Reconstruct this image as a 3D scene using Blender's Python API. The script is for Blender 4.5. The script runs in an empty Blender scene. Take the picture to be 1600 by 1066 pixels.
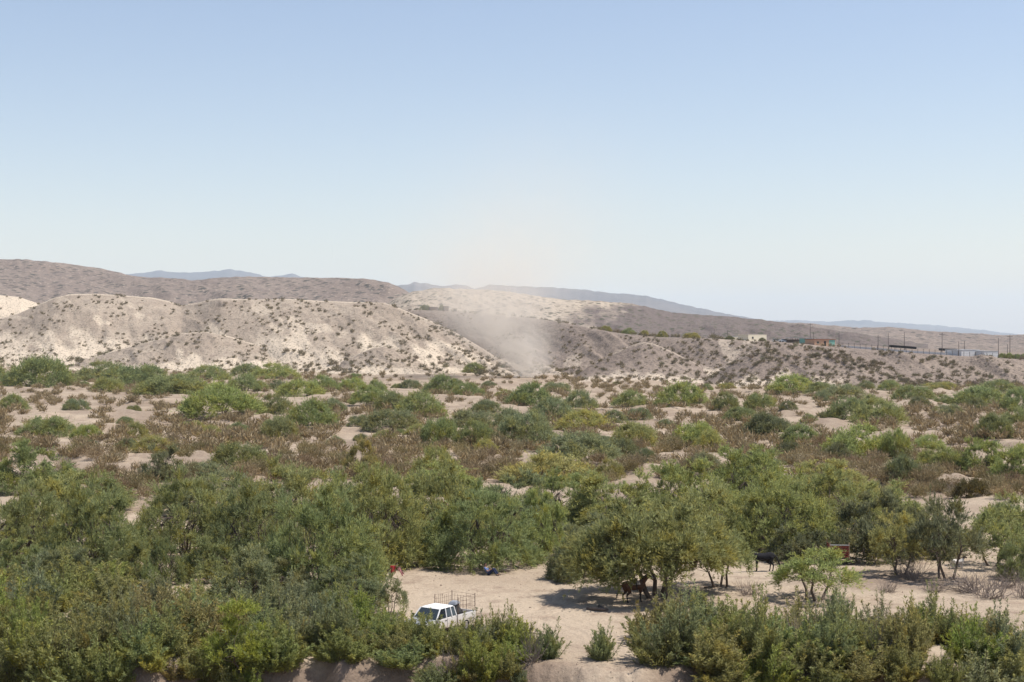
import bpy, bmesh, math, random
import numpy as np
from mathutils import Vector, Matrix

# ------------------------------------------------------------------ camera, sky, sun, exposure
F, CX, HZ, CAMZ = 2222.0, 800.0, 528.0, 17.6      # focal length in photo pixels, centre column, horizon row, eye height
sc = bpy.context.scene
cam = bpy.data.cameras.new('camera'); cam.lens = 50.0; cam.sensor_width = 36.0
cam.clip_start = 0.5; cam.clip_end = 80000
cam_o = bpy.data.objects.new('camera', cam); sc.collection.objects.link(cam_o)
cam_o.location = (0, 0, CAMZ)
cam_o.rotation_euler = (math.radians(90) - math.atan((533 - HZ) / F), 0, 0)
sc.camera = cam_o

SUN_EL, SUN_AZ = 63.0, 89.0                        # azimuth clockwise from +Y (the view direction)
w = bpy.data.worlds.new('World'); sc.world = w; w.use_nodes = True
nt = w.node_tree; bg = nt.nodes['Background']
sky = nt.nodes.new('ShaderNodeTexSky'); sky.sky_type = 'NISHITA'; sky.sun_disc = False
sky.sun_elevation = math.radians(SUN_EL); sky.sun_rotation = math.radians(SUN_AZ)
sky.altitude = 1000; sky.air_density = 1.35; sky.dust_density = 1.2; sky.ozone_density = 1.6
mul = nt.nodes.new('ShaderNodeVectorMath'); mul.operation = 'MULTIPLY'; mul.inputs[1].default_value = (1.055, 0.945, 0.948)
nt.links.new(sky.outputs[0], mul.inputs[0]); nt.links.new(mul.outputs[0], bg.inputs[0]); bg.inputs[1].default_value = 0.116
sun = bpy.data.lights.new('sun', 'SUN'); sun.energy = 4.9; sun.angle = math.radians(0.53); sun.color = (1.0, 0.955, 0.89)
sun_o = bpy.data.objects.new('sun', sun); sc.collection.objects.link(sun_o)
el, az = math.radians(SUN_EL), math.radians(SUN_AZ)
sdir = Vector((math.sin(az) * math.cos(el), math.cos(az) * math.cos(el), math.sin(el)))
sun_o.rotation_euler = sdir.to_track_quat('Z', 'Y').to_euler(); sun_o.location = (60, 40, 120)
sc.view_settings.view_transform = 'Standard'; sc.view_settings.look = 'None'
sc.view_settings.exposure = 0.36; sc.view_settings.gamma = 1.0
sc.render.engine = 'CYCLES'
cy = sc.cycles
cy.max_bounces = 6; cy.diffuse_bounces = 3; cy.glossy_bounces = 2; cy.transmission_bounces = 4
cy.volume_bounces = 2; cy.transparent_max_bounces = 8
cy.use_denoising = True
cy.sample_clamp_indirect = 6.0

# ------------------------------------------------------------------ helpers
C = sc.collection
rng = np.random.default_rng(7)

def sstep(a, b, x):
    t = np.clip((x - a) / (b - a), 0, 1)
    return t * t * (3 - 2 * t)

def _hash(ix, iy, s):
    h = (ix.astype(np.int64) * 374761393 + iy.astype(np.int64) * 668265263 + s * 1442695041) & 0x7fffffff
    h = ((h ^ (h >> 13)) * 1274126177) & 0x7fffffff
    h = ((h ^ (h >> 16)) * 374761393) & 0x7fffffff
    return (h & 0xfffff) / float(0xfffff)

def vn(x, y, s=0):
    x = np.asarray(x, float); y = np.asarray(y, float)
    ix = np.floor(x); iy = np.floor(y); fx = x - ix; fy = y - iy
    fx = fx * fx * fx * (fx * (fx * 6 - 15) + 10); fy = fy * fy * fy * (fy * (fy * 6 - 15) + 10)
    a = _hash(ix, iy, s); b = _hash(ix + 1, iy, s); c = _hash(ix, iy + 1, s); d = _hash(ix + 1, iy + 1, s)
    return (a * (1 - fx) + b * fx) * (1 - fy) + (c * (1 - fx) + d * fx) * fy

def fbm(x, y, s=0, o=4):
    v = 0; a = 0.5; t = 0
    for i in range(o):
        v = v + a * vn(x, y, s + i * 17); t += a; a *= 0.5
        x = np.asarray(x) * 2.03 + 11.3; y = np.asarray(y) * 2.03 - 7.7
    return v / t

def mesh_np(name, v, f, mat=None, smooth=False):
    """v (n,3) array, f (m,k) array of equal faces."""
    me = bpy.data.meshes.new(name)
    v = np.asarray(v, np.float32); f = np.asarray(f, np.int32)
    me.vertices.add(len(v)); me.vertices.foreach_set('co', v.ravel())
    k = f.shape[1]
    me.loops.add(f.size); me.loops.foreach_set('vertex_index', f.ravel())
    me.polygons.add(len(f)); me.polygons.foreach_set('loop_start', np.arange(0, f.size, k, dtype=np.int32))
    if smooth: me.polygons.foreach_set('use_smooth', np.ones(len(f), dtype=bool))
    me.update(calc_edges=True)
    if mat: me.materials.append(mat)
    return me

def ob(name, me, parent=None, loc=(0, 0, 0), rz=0.0, scale=(1, 1, 1)):
    o = bpy.data.objects.new(name, me); C.objects.link(o)
    o.location = loc; o.rotation_euler = (0, 0, rz); o.scale = scale
    if parent: o.parent = parent
    return o

def tag(o, label=None, cat=None, group=None, kind=None):
    if label: o['label'] = label
    if cat: o['category'] = cat
    if group: o['group'] = group
    if kind: o['kind'] = kind
    return o

class MB:
    """collects boxes, tubes and quads, builds one mesh"""
    def __init__(s): s.v = []; s.f = []
    def add(s, v, f):
        n = len(s.v); s.v += [tuple(p) for p in v]; s.f += [tuple(i + n for i in q) for q in f]
    def box(s, x0, x1, y0, y1, z0, z1, M=None):
        v = [Vector((x, y, z)) for z in (z0, z1) for y in (y0, y1) for x in (x0, x1)]
        if M: v = [M @ p for p in v]
        s.add(v, [(0, 2, 3, 1), (4, 5, 7, 6), (0, 1, 5, 4), (2, 6, 7, 3), (0, 4, 6, 2), (1, 3, 7, 5)])
    def prism(s, prof, y0, y1, inset=None):
        """profile of (x,z) points swept along y"""
        n = len(prof); ins = inset or [0] * n
        v = [(p[0], y0 + i, p[1]) for p, i in zip(prof, ins)] + [(p[0], y1 - i, p[1]) for p, i in zip(prof, ins)]
        f = [tuple(range(n)), tuple(range(2 * n - 1, n - 1, -1))]
        f += [(i, i + n, (i + 1) % n + n, (i + 1) % n) for i in range(n)]
        s.add(v, f)
    def tube(s, pts, r, n=6):
        pts = [Vector(p) for p in pts]
        rr = r if hasattr(r, '__len__') else [r] * len(pts)
        base = len(s.v); ax = None
        for i, p in enumerate(pts):
            d = (pts[min(i + 1, len(pts) - 1)] - pts[max(i - 1, 0)]).normalized()
            if ax is None: ax = d.orthogonal().normalized()
            ax = (ax - d * ax.dot(d)).normalized(); b = d.cross(ax)
            for k in range(n):
                a = 2 * math.pi * k / n
                s.v.append(tuple(p + (ax * math.cos(a) + b * math.sin(a)) * rr[i]))
        for i in range(len(pts) - 1):
            for k in range(n):
                k2 = (k + 1) % n
                s.f.append((base + i * n + k, base + i * n + k2, base + (i + 1) * n + k2, base + (i + 1) * n + k))
        s.f.append(tuple(base + k for k in reversed(range(n))))
        s.f.append(tuple(base + (len(pts) - 1) * n + k for k in range(n)))
    def cyl(s, a, b, r, n=16): s.tube([a, b], r, n)
    def mesh(s, name, mat=None, bevel=0, smooth=False, seg=2):
        me = bpy.data.meshes.new(name); me.from_pydata(s.v, [], s.f); me.update()
        if bevel or True:
            bm = bmesh.new(); bm.from_mesh(me)
            bmesh.ops.recalc_face_normals(bm, faces=bm.faces)
            if bevel:
                bmesh.ops.bevel(bm, geom=list(bm.edges), offset=bevel, segments=seg, affect='EDGES', clamp_overlap=True)
            if smooth:
                for q in bm.faces: q.smooth = True
            bm.to_mesh(me); bm.free()
        if mat: me.materials.append(mat)
        return me

def capsules(caps, voxel, mat, name, smooth=4):
    """one continuous body: tapered capsules fused by a voxel remesh"""
    m = MB(); n = 14
    for p0, r0, p1, r1 in caps:
        p0, p1 = Vector(p0), Vector(p1); d = p1 - p0; L = d.length
        d = d / L if L > 1e-6 else Vector((0, 0, 1))
        pts = []; rs = []
        for a in (-80, -55, -30): pts.append(p0 + d * r0 * math.sin(math.radians(a))); rs.append(r0 * math.cos(math.radians(a)))
        for t in (0, .33, .67, 1): pts.append(p0 + (p1 - p0) * t); rs.append(r0 + (r1 - r0) * t)
        for a in (30, 55, 80): pts.append(p1 + d * r1 * math.sin(math.radians(a))); rs.append(r1 * math.cos(math.radians(a)))
        m.tube(pts, rs, n)
    me = m.mesh(name + '_tmp')
    t = bpy.data.objects.new('tmp', me); C.objects.link(t)
    r = t.modifiers.new('r', 'REMESH'); r.mode = 'VOXEL'; r.voxel_size = voxel
    sm = t.modifiers.new('s', 'SMOOTH'); sm.iterations = smooth; sm.factor = 0.5
    dg = bpy.context.evaluated_depsgraph_get(); dg.update()
    out = bpy.data.meshes.new_from_object(t.evaluated_get(dg)); out.name = name
    bpy.data.objects.remove(t); bpy.data.meshes.remove(me)
    for q in out.polygons: q.use_smooth = True
    out.materials.clear(); out.materials.append(mat)
    return out

# ------------------------------------------------------------------ materials
def new_mat(name):
    m = bpy.data.materials.new(name); m.use_nodes = True
    n = m.node_tree; p = n.nodes['Principled BSDF']
    return m, n, p

def N(n, t, **kw):
    x = n.nodes.new(t)
    for k, v in kw.items(): setattr(x, k, v)
    return x

def plain(name, col, rough=0.7, metal=0.0, var=0.15, scale=6.0, spec=0.3, bump=0.0):
    m, n, p = new_mat(name)
    tc = N(n, 'ShaderNodeTexCoord'); no = N(n, 'ShaderNodeTexNoise'); no.inputs['Scale'].default_value = scale; no.inputs['Detail'].default_value = 5
    n.links.new(tc.outputs['Object'], no.inputs['Vector'])
    r = N(n, 'ShaderNodeMapRange'); r.inputs[1].default_value = 0.25; r.inputs[2].default_value = 0.75; r.inputs[3].default_value = 1 - var; r.inputs[4].default_value = 1 + var
    n.links.new(no.outputs['Fac'], r.inputs[0])
    mx = N(n, 'ShaderNodeVectorMath', operation='SCALE'); mx.inputs[0].default_value = col
    n.links.new(r.outputs[0], mx.inputs['Scale']); n.links.new(mx.outputs[0], p.inputs['Base Color'])
    p.inputs['Roughness'].default_value = rough; p.inputs['Metallic'].default_value = metal; p.inputs['Specular IOR Level'].default_value = spec
    if bump:
        b = N(n, 'ShaderNodeBump'); b.inputs['Strength'].default_value = bump; b.inputs['Distance'].default_value = 0.03
        n.links.new(no.outputs['Fac'], b.inputs['Height']); n.links.new(b.outputs[0], p.inputs['Normal'])
    return m

def leaf_mat(name, transl=0.54, lo=0.6, hi=1.35, warm=(1.25, 1.02, 0.55), rough=0.55):
    """leaf colour = the plant's own colour (object colour), varied leaf by leaf"""
    m, n, p = new_mat(name)
    oi = N(n, 'ShaderNodeObjectInfo'); ge = N(n, 'ShaderNodeNewGeometry')
    r = N(n, 'ShaderNodeMapRange'); r.inputs[3].default_value = lo; r.inputs[4].default_value = hi
    n.links.new(ge.outputs['Random Per Island'], r.inputs[0])
    sc1 = N(n, 'ShaderNodeVectorMath', operation='SCALE')
    n.links.new(oi.outputs['Color'], sc1.inputs[0]); n.links.new(r.outputs[0], sc1.inputs['Scale'])
    tc = N(n, 'ShaderNodeTexCoord'); no = N(n, 'ShaderNodeTexNoise'); no.inputs['Scale'].default_value = 0.9; no.inputs['Detail'].default_value = 2
    n.links.new(tc.outputs['Object'], no.inputs['Vector'])
    r2 = N(n, 'ShaderNodeMapRange'); r2.inputs[1].default_value = 0.45; r2.inputs[2].default_value = 0.75
    n.links.new(no.outputs['Fac'], r2.inputs[0])
    ml = N(n, 'ShaderNodeVectorMath', operation='MULTIPLY'); ml.inputs[1].default_value = warm
    n.links.new(sc1.outputs[0], ml.inputs[0])
    mix = N(n, 'ShaderNodeMix', data_type='VECTOR'); n.links.new(r2.outputs[0], mix.inputs['Factor'])
    n.links.new(sc1.outputs[0], mix.inputs[4]); n.links.new(ml.outputs[0], mix.inputs[5])
    n.links.new(mix.outputs[1], p.inputs['Base Color'])
    p.inputs['Roughness'].default_value = rough; p.inputs['Specular IOR Level'].default_value = 0.25
    tr = N(n, 'ShaderNodeBsdfTranslucent'); n.links.new(mix.outputs[1], tr.inputs['Color'])
    ms = N(n, 'ShaderNodeMixShader'); ms.inputs[0].default_value = transl
    n.links.new(p.outputs[0], ms.inputs[1]); n.links.new(tr.outputs[0], ms.inputs[2])
    n.links.new(ms.outputs[0], n.nodes['Material Output'].inputs['Surface'])
    return m

def ground_mat(name, cols, scales, speck=None, attr=None, attr_col=None, bump=0.4, bdist=0.1):
    """sandy ground: three colours mixed by large and middle noise, fine grain, dark specks for pebbles and far scrub"""
    m, n, p = new_mat(name); L = n.links.new
    ge = N(n, 'ShaderNodeNewGeometry')
    def noise(s, d=6, rough=0.6):
        x = N(n, 'ShaderNodeTexNoise'); x.inputs['Scale'].default_value = s; x.inputs['Detail'].default_value = d; x.inputs['Roughness'].default_value = rough
        L(ge.outputs['Position'], x.inputs['Vector']); return x.outputs['Fac']
    def ramp(f, a, b):
        r = N(n, 'ShaderNodeMapRange'); r.inputs[1].default_value = a; r.inputs[2].default_value = b; L(f, r.inputs[0]); return r.outputs[0]
    def mixc(f, a, b):
        x = N(n, 'ShaderNodeMix', data_type='RGBA'); L(f, x.inputs['Factor'])
        for i, c in ((6, a), (7, b)):
            if isinstance(c, tuple): x.inputs[i].default_value = (*c, 1)
            else: L(c, x.inputs[i])
        return x.outputs[2]
    c = mixc(ramp(noise(scales[0]), 0.42, 0.6), cols[0], cols[1])
    c = mixc(ramp(noise(scales[1], 8, 0.7), 0.5, 0.68), c, cols[2])
    if attr:
        at = N(n, 'ShaderNodeAttribute'); at.attribute_name = attr
        nn = N(n, 'ShaderNodeMath', operation='ADD'); L(at.outputs['Fac'], nn.inputs[0])
        n2 = N(n, 'ShaderNodeMath', operation='MULTIPLY_ADD'); L(noise(scales[1] * 1.5, 8, 0.7), n2.inputs[0]); n2.inputs[1].default_value = 0.9; n2.inputs[2].default_value = -0.45
        L(n2.outputs[0], nn.inputs[1])
        c = mixc(ramp(nn.outputs[0], 0.18, 0.85), c, attr_col)
    fine = noise(scales[2], 4, 0.7)
    g = N(n, 'ShaderNodeMapRange'); g.inputs[1].default_value = 0.3; g.inputs[2].default_value = 0.7; g.inputs[3].default_value = 0.82; g.inputs[4].default_value = 1.12; L(fine, g.inputs[0])
    v = N(n, 'ShaderNodeVectorMath', operation='SCALE'); L(c, v.inputs[0]); L(g.outputs[0], v.inputs['Scale']); c = v.outputs[0]
    if speck:
        for s, thr, col in speck:
            vo = N(n, 'ShaderNodeTexVoronoi'); vo.inputs['Scale'].default_value = s; L(ge.outputs['Position'], vo.inputs['Vector'])
            vo.inputs['Randomness'].default_value = 1.0
            sp = ramp(vo.outputs['Distance'], thr, thr * 0.72)
            c = mixc(sp, c, col)
    L(c, p.inputs['Base Color'])
    p.inputs['Roughness'].default_value = 0.95; p.inputs['Specular IOR Level'].default_value = 0.1
    b = N(n, 'ShaderNodeBump'); b.inputs['Strength'].default_value = bump; b.inputs['Distance'].default_value = bdist
    L(noise(scales[2] * 0.35, 8, 0.65), b.inputs['Height']); L(b.outputs[0], p.inputs['Normal'])
    return m

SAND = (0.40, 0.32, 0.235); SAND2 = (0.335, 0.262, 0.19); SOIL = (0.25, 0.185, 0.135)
M_ground = ground_mat('sandy_ground', (SAND, SAND2, SOIL), (0.06, 0.35, 5.0), attr='soil_and_shade', attr_col=(0.215, 0.16, 0.118), bump=0.9, bdist=0.2)
M_sandhill = ground_mat('sand_hill', ((0.31, 0.247, 0.188), (0.375, 0.304, 0.232), (0.255, 0.20, 0.153)), (0.02, 0.12, 1.2), attr='sand', attr_col=(0.54, 0.445, 0.335), speck=[(0.55, 0.30, (0.17, 0.14, 0.105)), (0.30, 0.20, (0.13, 0.11, 0.075)), (1.1, 0.22, (0.46, 0.39, 0.31))], bump=1.0, bdist=1.2)
M_mesa = ground_mat('gravel_mesa', ((0.217, 0.170, 0.137), (0.26, 0.206, 0.163), (0.184, 0.145, 0.118)), (0.02, 0.12, 1.0), attr='sand', attr_col=(0.52, 0.43, 0.33), speck=[(0.6, 0.32, (0.13, 0.105, 0.085)), (0.33, 0.22, (0.11, 0.092, 0.066)), (1.2, 0.20, (0.38, 0.31, 0.25))], bump=1.0, bdist=1.2)
M_dusty = ground_mat('pale_hill', ((0.37, 0.305, 0.235), (0.43, 0.355, 0.27), (0.27, 0.22, 0.175)), (0.006, 0.05, 0.4), attr='sand', attr_col=(0.15, 0.12, 0.105), speck=[(0.16, 0.33, (0.10, 0.09, 0.065)), (0.09, 0.28, (0.09, 0.085, 0.06))], bump=0.9, bdist=3)
M_brown = ground_mat('brown_hill', ((0.205, 0.16, 0.13), (0.25, 0.198, 0.158), (0.17, 0.133, 0.11)), (0.004, 0.03, 0.2), speck=[(0.07, 0.36, (0.085, 0.075, 0.06)), (0.12, 0.22, (0.36, 0.29, 0.23))], bump=1.0, bdist=6)
M_far = ground_mat('far_mountain', ((0.12, 0.105, 0.10), (0.16, 0.135, 0.12), (0.09, 0.08, 0.075)), (0.0006, 0.003, 0.02), bump=0.8, bdist=30)
M_leaf = leaf_mat('leaf'); M_dryleaf = leaf_mat('dry_leaf', transl=0.25, warm=(1.12, 0.97, 0.75)); M_bark = plain('bark', (0.115, 0.085, 0.065), 0.9, var=0.35, scale=8, bump=0.5)
M_twig = plain('dead_twig', (0.23, 0.185, 0.155), 0.9, var=0.25, scale=4)
M_wood = plain('driftwood', (0.33, 0.28, 0.23), 0.9, var=0.3, scale=5, bump=0.4)
M_log = plain('dark_log', (0.13, 0.10, 0.08), 0.9, var=0.3, scale=5, bump=0.4)

# ------------------------------------------------------------------ the ground
def ramp_mask(x): return np.exp(-((x - 5.2) / 3.0) ** 2) + 0.8 * np.exp(-((x - 22.5) / 1.6) ** 2)

def H(x, y):
    x = np.asarray(x, float); y = np.asarray(y, float)
    z = 0.10 * (fbm(x / 2.2, y / 2.2, 3, 4) - 0.5) + 0.5 * (fbm(x / 14, y / 14, 5, 3) - 0.5) * sstep(90, 120, y)
    far = sstep(118, 165, y)
    n1 = fbm(x / 17, y / 24, 9, 4); n2 = fbm(x / 6.5, y / 9, 21, 4)
    hum = 1.3 * sstep(0.40, 0.66, n1) + 0.55 * sstep(0.50, 0.60, n1) * sstep(0.42, 0.56, n2) + 0.8 * (n2 - 0.5)
    z = z + 0.72 * far * hum * (1 - 0.4 * sstep(350, 520, y))
    m = ramp_mask(x)
    edge = 77.6 + 1.6 * (vn(x / 4.0, 0 * x, 31) - 0.5) + 0.9 * (vn(x / 1.3, 0 * x, 33) - 0.5) - 1.2 * m
    t = edge - y
    rough = 0.6 * (fbm(x / 1.1, y / 0.8, 41, 4) - 0.5) + 0.45 * (0.6 - np.abs(2 * fbm(x / 0.8, y / 2.2, 43, 3) - 1))
    z = z - sstep(-0.2, 3.2 + 5 * m, t) * (3.4 + rough * 2) + rough * np.clip(1 - np.abs(t - 1.2) / 2.5, 0, 1)
    return z

def px_of(x, y): return CX + F * x / y
def py_of(z, y): return HZ + F * (CAMZ - z) / y

def on_ground(px, py):
    y = 17.6 * F / (py - HZ)
    for _ in range(9):
        x = (px - CX) / F * y
        y2 = (CAMZ - float(H(x, y))) * F / (py - HZ)
        y = 0.5 * y + 0.5 * y2
    x = (px - CX) / F * y
    return x, y, float(H(x, y))

def on_ground_v(px, py):
    px = np.asarray(px, float); py = np.asarray(py, float); y = 17.6 * F / (py - HZ)
    for _ in range(9):
        x = (px - CX) / F * y; y = 0.5 * y + 0.5 * (CAMZ - H(x, y)) * F / (py - HZ)
    x = (px - CX) / F * y
    return x, y, H(x, y)

rows = np.concatenate([np.arange(40, 68, 2.0), np.arange(68, 76, 0.32), np.arange(76, 114, 0.22), np.arange(114, 130, 0.4), 130 * (1200 / 130) ** np.linspace(0, 1, 190)[1:], 1200 * (30000 / 1200) ** np.linspace(0, 1, 24)[1:]])
cols = np.linspace(-0.58, 0.58, 540)
Y, T = np.meshgrid(rows, cols, indexing='ij'); X = T * Y
Z = H(X, Y); Z = np.where(Y > 900, Z * np.clip(1 - (Y - 900) / 300, 0, 1), Z)
def ruts(X, Y, Z, lines, gauge=1.55, depth=0.06, half=0.17):
    """wheel ruts pressed into the clearing"""
    sel = (Y > 76) & (Y < 118) & (np.abs(X) < 40); xs, ys = X[sel], Y[sel]; dz = np.zeros_like(xs)
    for L in lines:
        P = np.array([on_ground(*p)[:2] for p in L]); t = np.linspace(0, len(P) - 1, 60)
        cx, cy_ = np.interp(t, range(len(P)), P[:, 0]), np.interp(t, range(len(P)), P[:, 1])
        k = np.ones(9) / 9; cx[4:-4] = np.convolve(cx, k, 'valid'); cy_[4:-4] = np.convolve(cy_, k, 'valid')
        tx, ty = np.gradient(cx), np.gradient(cy_); nn = np.hypot(tx, ty); nx, ny = -ty / nn, tx / nn
        for s_ in (-0.5, 0.5):
            ax, ay = cx + nx * gauge * s_, cy_ + ny * gauge * s_; best = np.full(xs.shape, 9.0)
            for i in range(len(ax) - 1):
                vx, vy = ax[i + 1] - ax[i], ay[i + 1] - ay[i]; q = np.clip(((xs - ax[i]) * vx + (ys - ay[i]) * vy) / (vx * vx + vy * vy), 0, 1)
                best = np.minimum(best, np.hypot(xs - ax[i] - q * vx, ys - ay[i] - q * vy))
            dz += -depth * np.exp(-(best / half) ** 2) + 0.4 * depth * np.exp(-((best - 0.34) / 0.12) ** 2)
    Z[sel] += dz
ruts(X, Y, Z, [[(735, 990), (800, 975), (860, 955), (890, 925), (880, 895), (850, 872)], [(760, 960), (850, 962), (925, 985), (960, 1010), (985, 1045)], [(1120, 930), (1220, 935), (1330, 905), (1440, 885), (1560, 872)], [(860, 960), (1000, 960), (1110, 945), (1210, 925), (1330, 912)]])
Z[(Y > 80) & (Y < 125)] += 0.05 * (fbm(X / 0.55, Y / 0.55, 88, 3) - 0.5)[(Y > 80) & (Y < 125)]
nr, nc = len(rows), len(cols)
idx = np.arange(nr * nc).reshape(nr, nc)
quads = np.stack([idx[:-1, :-1], idx[:-1, 1:], idx[1:, 1:], idx[1:, :-1]], -1).reshape(-1, 4)
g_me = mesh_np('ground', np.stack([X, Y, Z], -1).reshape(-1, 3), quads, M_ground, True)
PX = px_of(X, Y); PY = py_of(0, Y)
soil_and_shade = sstep(78.4, 76.8, Y) * (1 - 0.75 * np.clip(ramp_mask(X), 0, 1)) * 1.0 + 0.75 * np.exp(-((X - 27) / 8) ** 2 - ((Y - 103) / 5.5) ** 2) + (0.30 + 0.3 * sstep(0.50, 0.64, fbm(X / 9, Y / 12, 55, 4))) * sstep(120, 150, Y)  # brown earth patches; on the bank face, overhang shade painted into the colour too
g_me.attributes.new('soil_and_shade', 'FLOAT', 'POINT').data.foreach_set('value', np.clip(soil_and_shade, 0, 1).astype(np.float32).ravel())
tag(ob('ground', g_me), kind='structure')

# ------------------------------------------------------------------ hills, mesa, mountains
class Ridge:
    def __init__(s, name, mat, crest, foot, crestd, shape='dune', amp=1.0, lam=60.0, seed=1, back=0.6, plateau=None, nu=380, nv=60, sandf=None, vary=0.0):
        s.name = name; s.cp = np.array(crest, float); s.fd = np.array(foot, float); s.cd = np.array(crestd, float)
        s.shape = shape; s.amp = amp; s.lam = lam; s.seed = seed; s.back = back; s.plateau = plateau; s.sandf = sandf; s.vary = vary
        u = np.linspace(s.cp[0, 0], s.cp[-1, 0], nu); v = np.concatenate([np.linspace(0, 1, nv), 1 + np.linspace(0, 1, 14)[1:] * (1.0)])
        U, V = np.meshgrid(u, v, indexing='ij')
        y = s.y_at(U, V); x = (U - CX) / F * y; z = s.z_at(U, V)
        a, b = U.shape; idx = np.arange(a * b).reshape(a, b)
        q = np.stack([idx[:-1, :-1], idx[1:, :-1], idx[1:, 1:], idx[:-1, 1:]], -1).reshape(-1, 4)
        me = mesh_np(name, np.stack([x, y, z], -1).reshape(-1, 3), q, mat, True)
        at = me.attributes.new('sand', 'FLOAT', 'POINT')
        sv = sandf(U, V) if sandf else np.zeros_like(U)
        at.data.foreach_set('value', np.asarray(sv, np.float32).ravel())
        s.o = tag(ob(name, me), kind='structure')
    def fdist(s, u): return np.interp(u, s.fd[:, 0], s.fd[:, 1])
    def cdist(s, u): return np.interp(u, s.cd[:, 0], s.cd[:, 1])
    def y_at(s, u, v):
        f, c = s.fdist(u), s.cdist(u)
        bk = s.plateau if s.plateau else (c - f) * s.back
        return np.where(v <= 1, f + (c - f) * np.minimum(v, 1), c + (v - 1) * bk)
    def z_at(s, u, v):
        y = s.y_at(u, v); c = s.cdist(u); x = (u - CX) / F * y
        cpy = np.interp(u, s.cp[:, 0], s.cp[:, 1])
        zc = CAMZ + (HZ - cpy) / F * c
        zc = zc + s.vary * (fbm(u / 9, u * 0, s.seed + 90, 3) - 0.5) * c / F
        v1 = np.clip(v, 0, 1)
        if s.shape == 'mesa': S = sstep(0.05, 1.0, v1) * 0.75 + 0.25 * sstep(0.55, 0.97, v1)
        elif s.shape == 'far': S = v1 ** 0.9
        else: S = 0.35 * v1 + 0.65 * sstep(-0.1, 1.05, v1)
        win = np.clip(v1 * 5, 0, 1) * np.clip((1 - v1) * 6, 0, 1)
        lm = s.lam * c / F
        g = fbm(x / lm + 0.35 * y / lm, y / (lm * 2.4), s.seed, 5)
        rid = 1 - np.abs(2 * g - 1)
        g2 = fbm(x / lm * 3.1 + y / lm, y / (lm * 1.1), s.seed + 40, 4); rid2 = 1 - np.abs(2 * g2 - 1)
        z = zc * S + s.amp * win * (1.4 * (g - 0.5) + 0.7 * (0.75 - rid) + 0.42 * (0.7 - rid2))
        fall = zc - (zc + 8) * sstep(0, 1, v - 1) if not s.plateau else zc - (zc + 6) * sstep(0.75, 1, v - 1) + 0.3 * (fbm(x / 20, y / 20, s.seed + 5, 3) - 0.5)
        z = np.where(v > 1, fall, z)
        return z - 0.6 * (1 - np.clip(v * 12, 0, 1))
    def point(s, u, v):
        y = float(s.y_at(np.array(u), np.array(v))); z = float(s.z_at(np.array(u), np.array(v)))
        return Vector(((u - CX) / F * y, y, z))

def far_range(name, pts, d, depth, seed, vary):
    px = [p[0] for p in pts]
    return Ridge(name, M_far, pts, [(px[0], d - depth), (px[-1], d - depth)], [(px[0], d), (px[-1], d)], 'far', amp=depth * 0.008, lam=60, seed=seed, nu=300, nv=24, vary=vary)

far_range('mountain_far_right', [(1080, 505), (1130, 500), (1250, 501), (1300, 503), (1325, 500.5), (1360, 501), (1400, 505), (1450, 507), (1490, 511), (1530, 515), (1575, 521), (1660, 528), (1780, 533), (2000, 536)], 19000, 5000, 71, 2.5)
far_range('mountain_far_left', [(-400, 450), (100, 440), (195, 429), (225, 426), (250, 423), (262, 424), (290, 426), (330, 424), (360, 421), (380, 424), (400, 428), (415, 433), (440, 431), (458, 428), (470, 433), (560, 446), (640, 470)], 15000, 4500, 72, 2.5)
far_range('mountain_center', [(520, 470), (585, 450), (620, 446), (640, 445), (648, 441), (665, 443), (690, 447), (715, 445), (730, 446), (742, 452), (755, 448), (765, 445), (800, 447), (860, 449), (895, 452), (912, 452), (930, 456), (965, 459), (985, 460), (1010, 462), (1050, 472), (1090, 481), (1140, 491), (1190, 500), (1260, 512), (1340, 530)], 10500, 3000, 73, 2.5)
Ridge('hill_brown_left', M_brown, [(-420, 415), (-120, 402), (0, 404.5), (40, 405), (100, 411), (160, 419), (195, 428), (225, 433), (262, 434), (300, 438), (335, 434), (385, 432), (440, 433), (520, 434), (570, 435), (608, 441), (632, 452), (660, 470), (700, 492), (760, 520)],
      [(-420, 1350), (760, 1500)], [(-420, 2300), (0, 2350), (200, 2350), (440, 2150), (640, 2000), (760, 1900)], 'dune', amp=11, lam=90, seed=11, vary=2.0)
Ridge('hill_brown_right', M_brown, [(1040, 500), (1150, 498), (1200, 502), (1262, 505), (1310, 510), (1345, 512), (1390, 511), (1450, 517), (1500, 520), (1560, 524), (1600, 523), (1650, 519), (1800, 512), (2050, 505)],
      [(1040, 1300), (2050, 1300)], [(1040, 2700), (2050, 2700)], 'dune', amp=7, lam=70, seed=12, vary=2.0)
hillC = Ridge('hill_pale', M_dusty, [(520, 520), (590, 482), (620, 465), (645, 455), (680, 450), (720, 451), (760, 452), (800, 456), (840, 462), (878, 468), (900, 468), (930, 470), (985, 474), (1020, 481), (1050, 488), (1100, 492), (1180, 498), (1250, 508), (1330, 520), (1450, 538)],
      [(520, 1020), (1450, 900)], [(520, 1350), (1000, 1300), (1450, 1250)], 'dune', amp=7, lam=55, seed=13, vary=2.5,
      sandf=lambda u, v: sstep(840, 990, u - 120 * (v - 0.5) + 260 * (fbm(u / 40, v * 5, 5, 4) - 0.5)))

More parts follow.
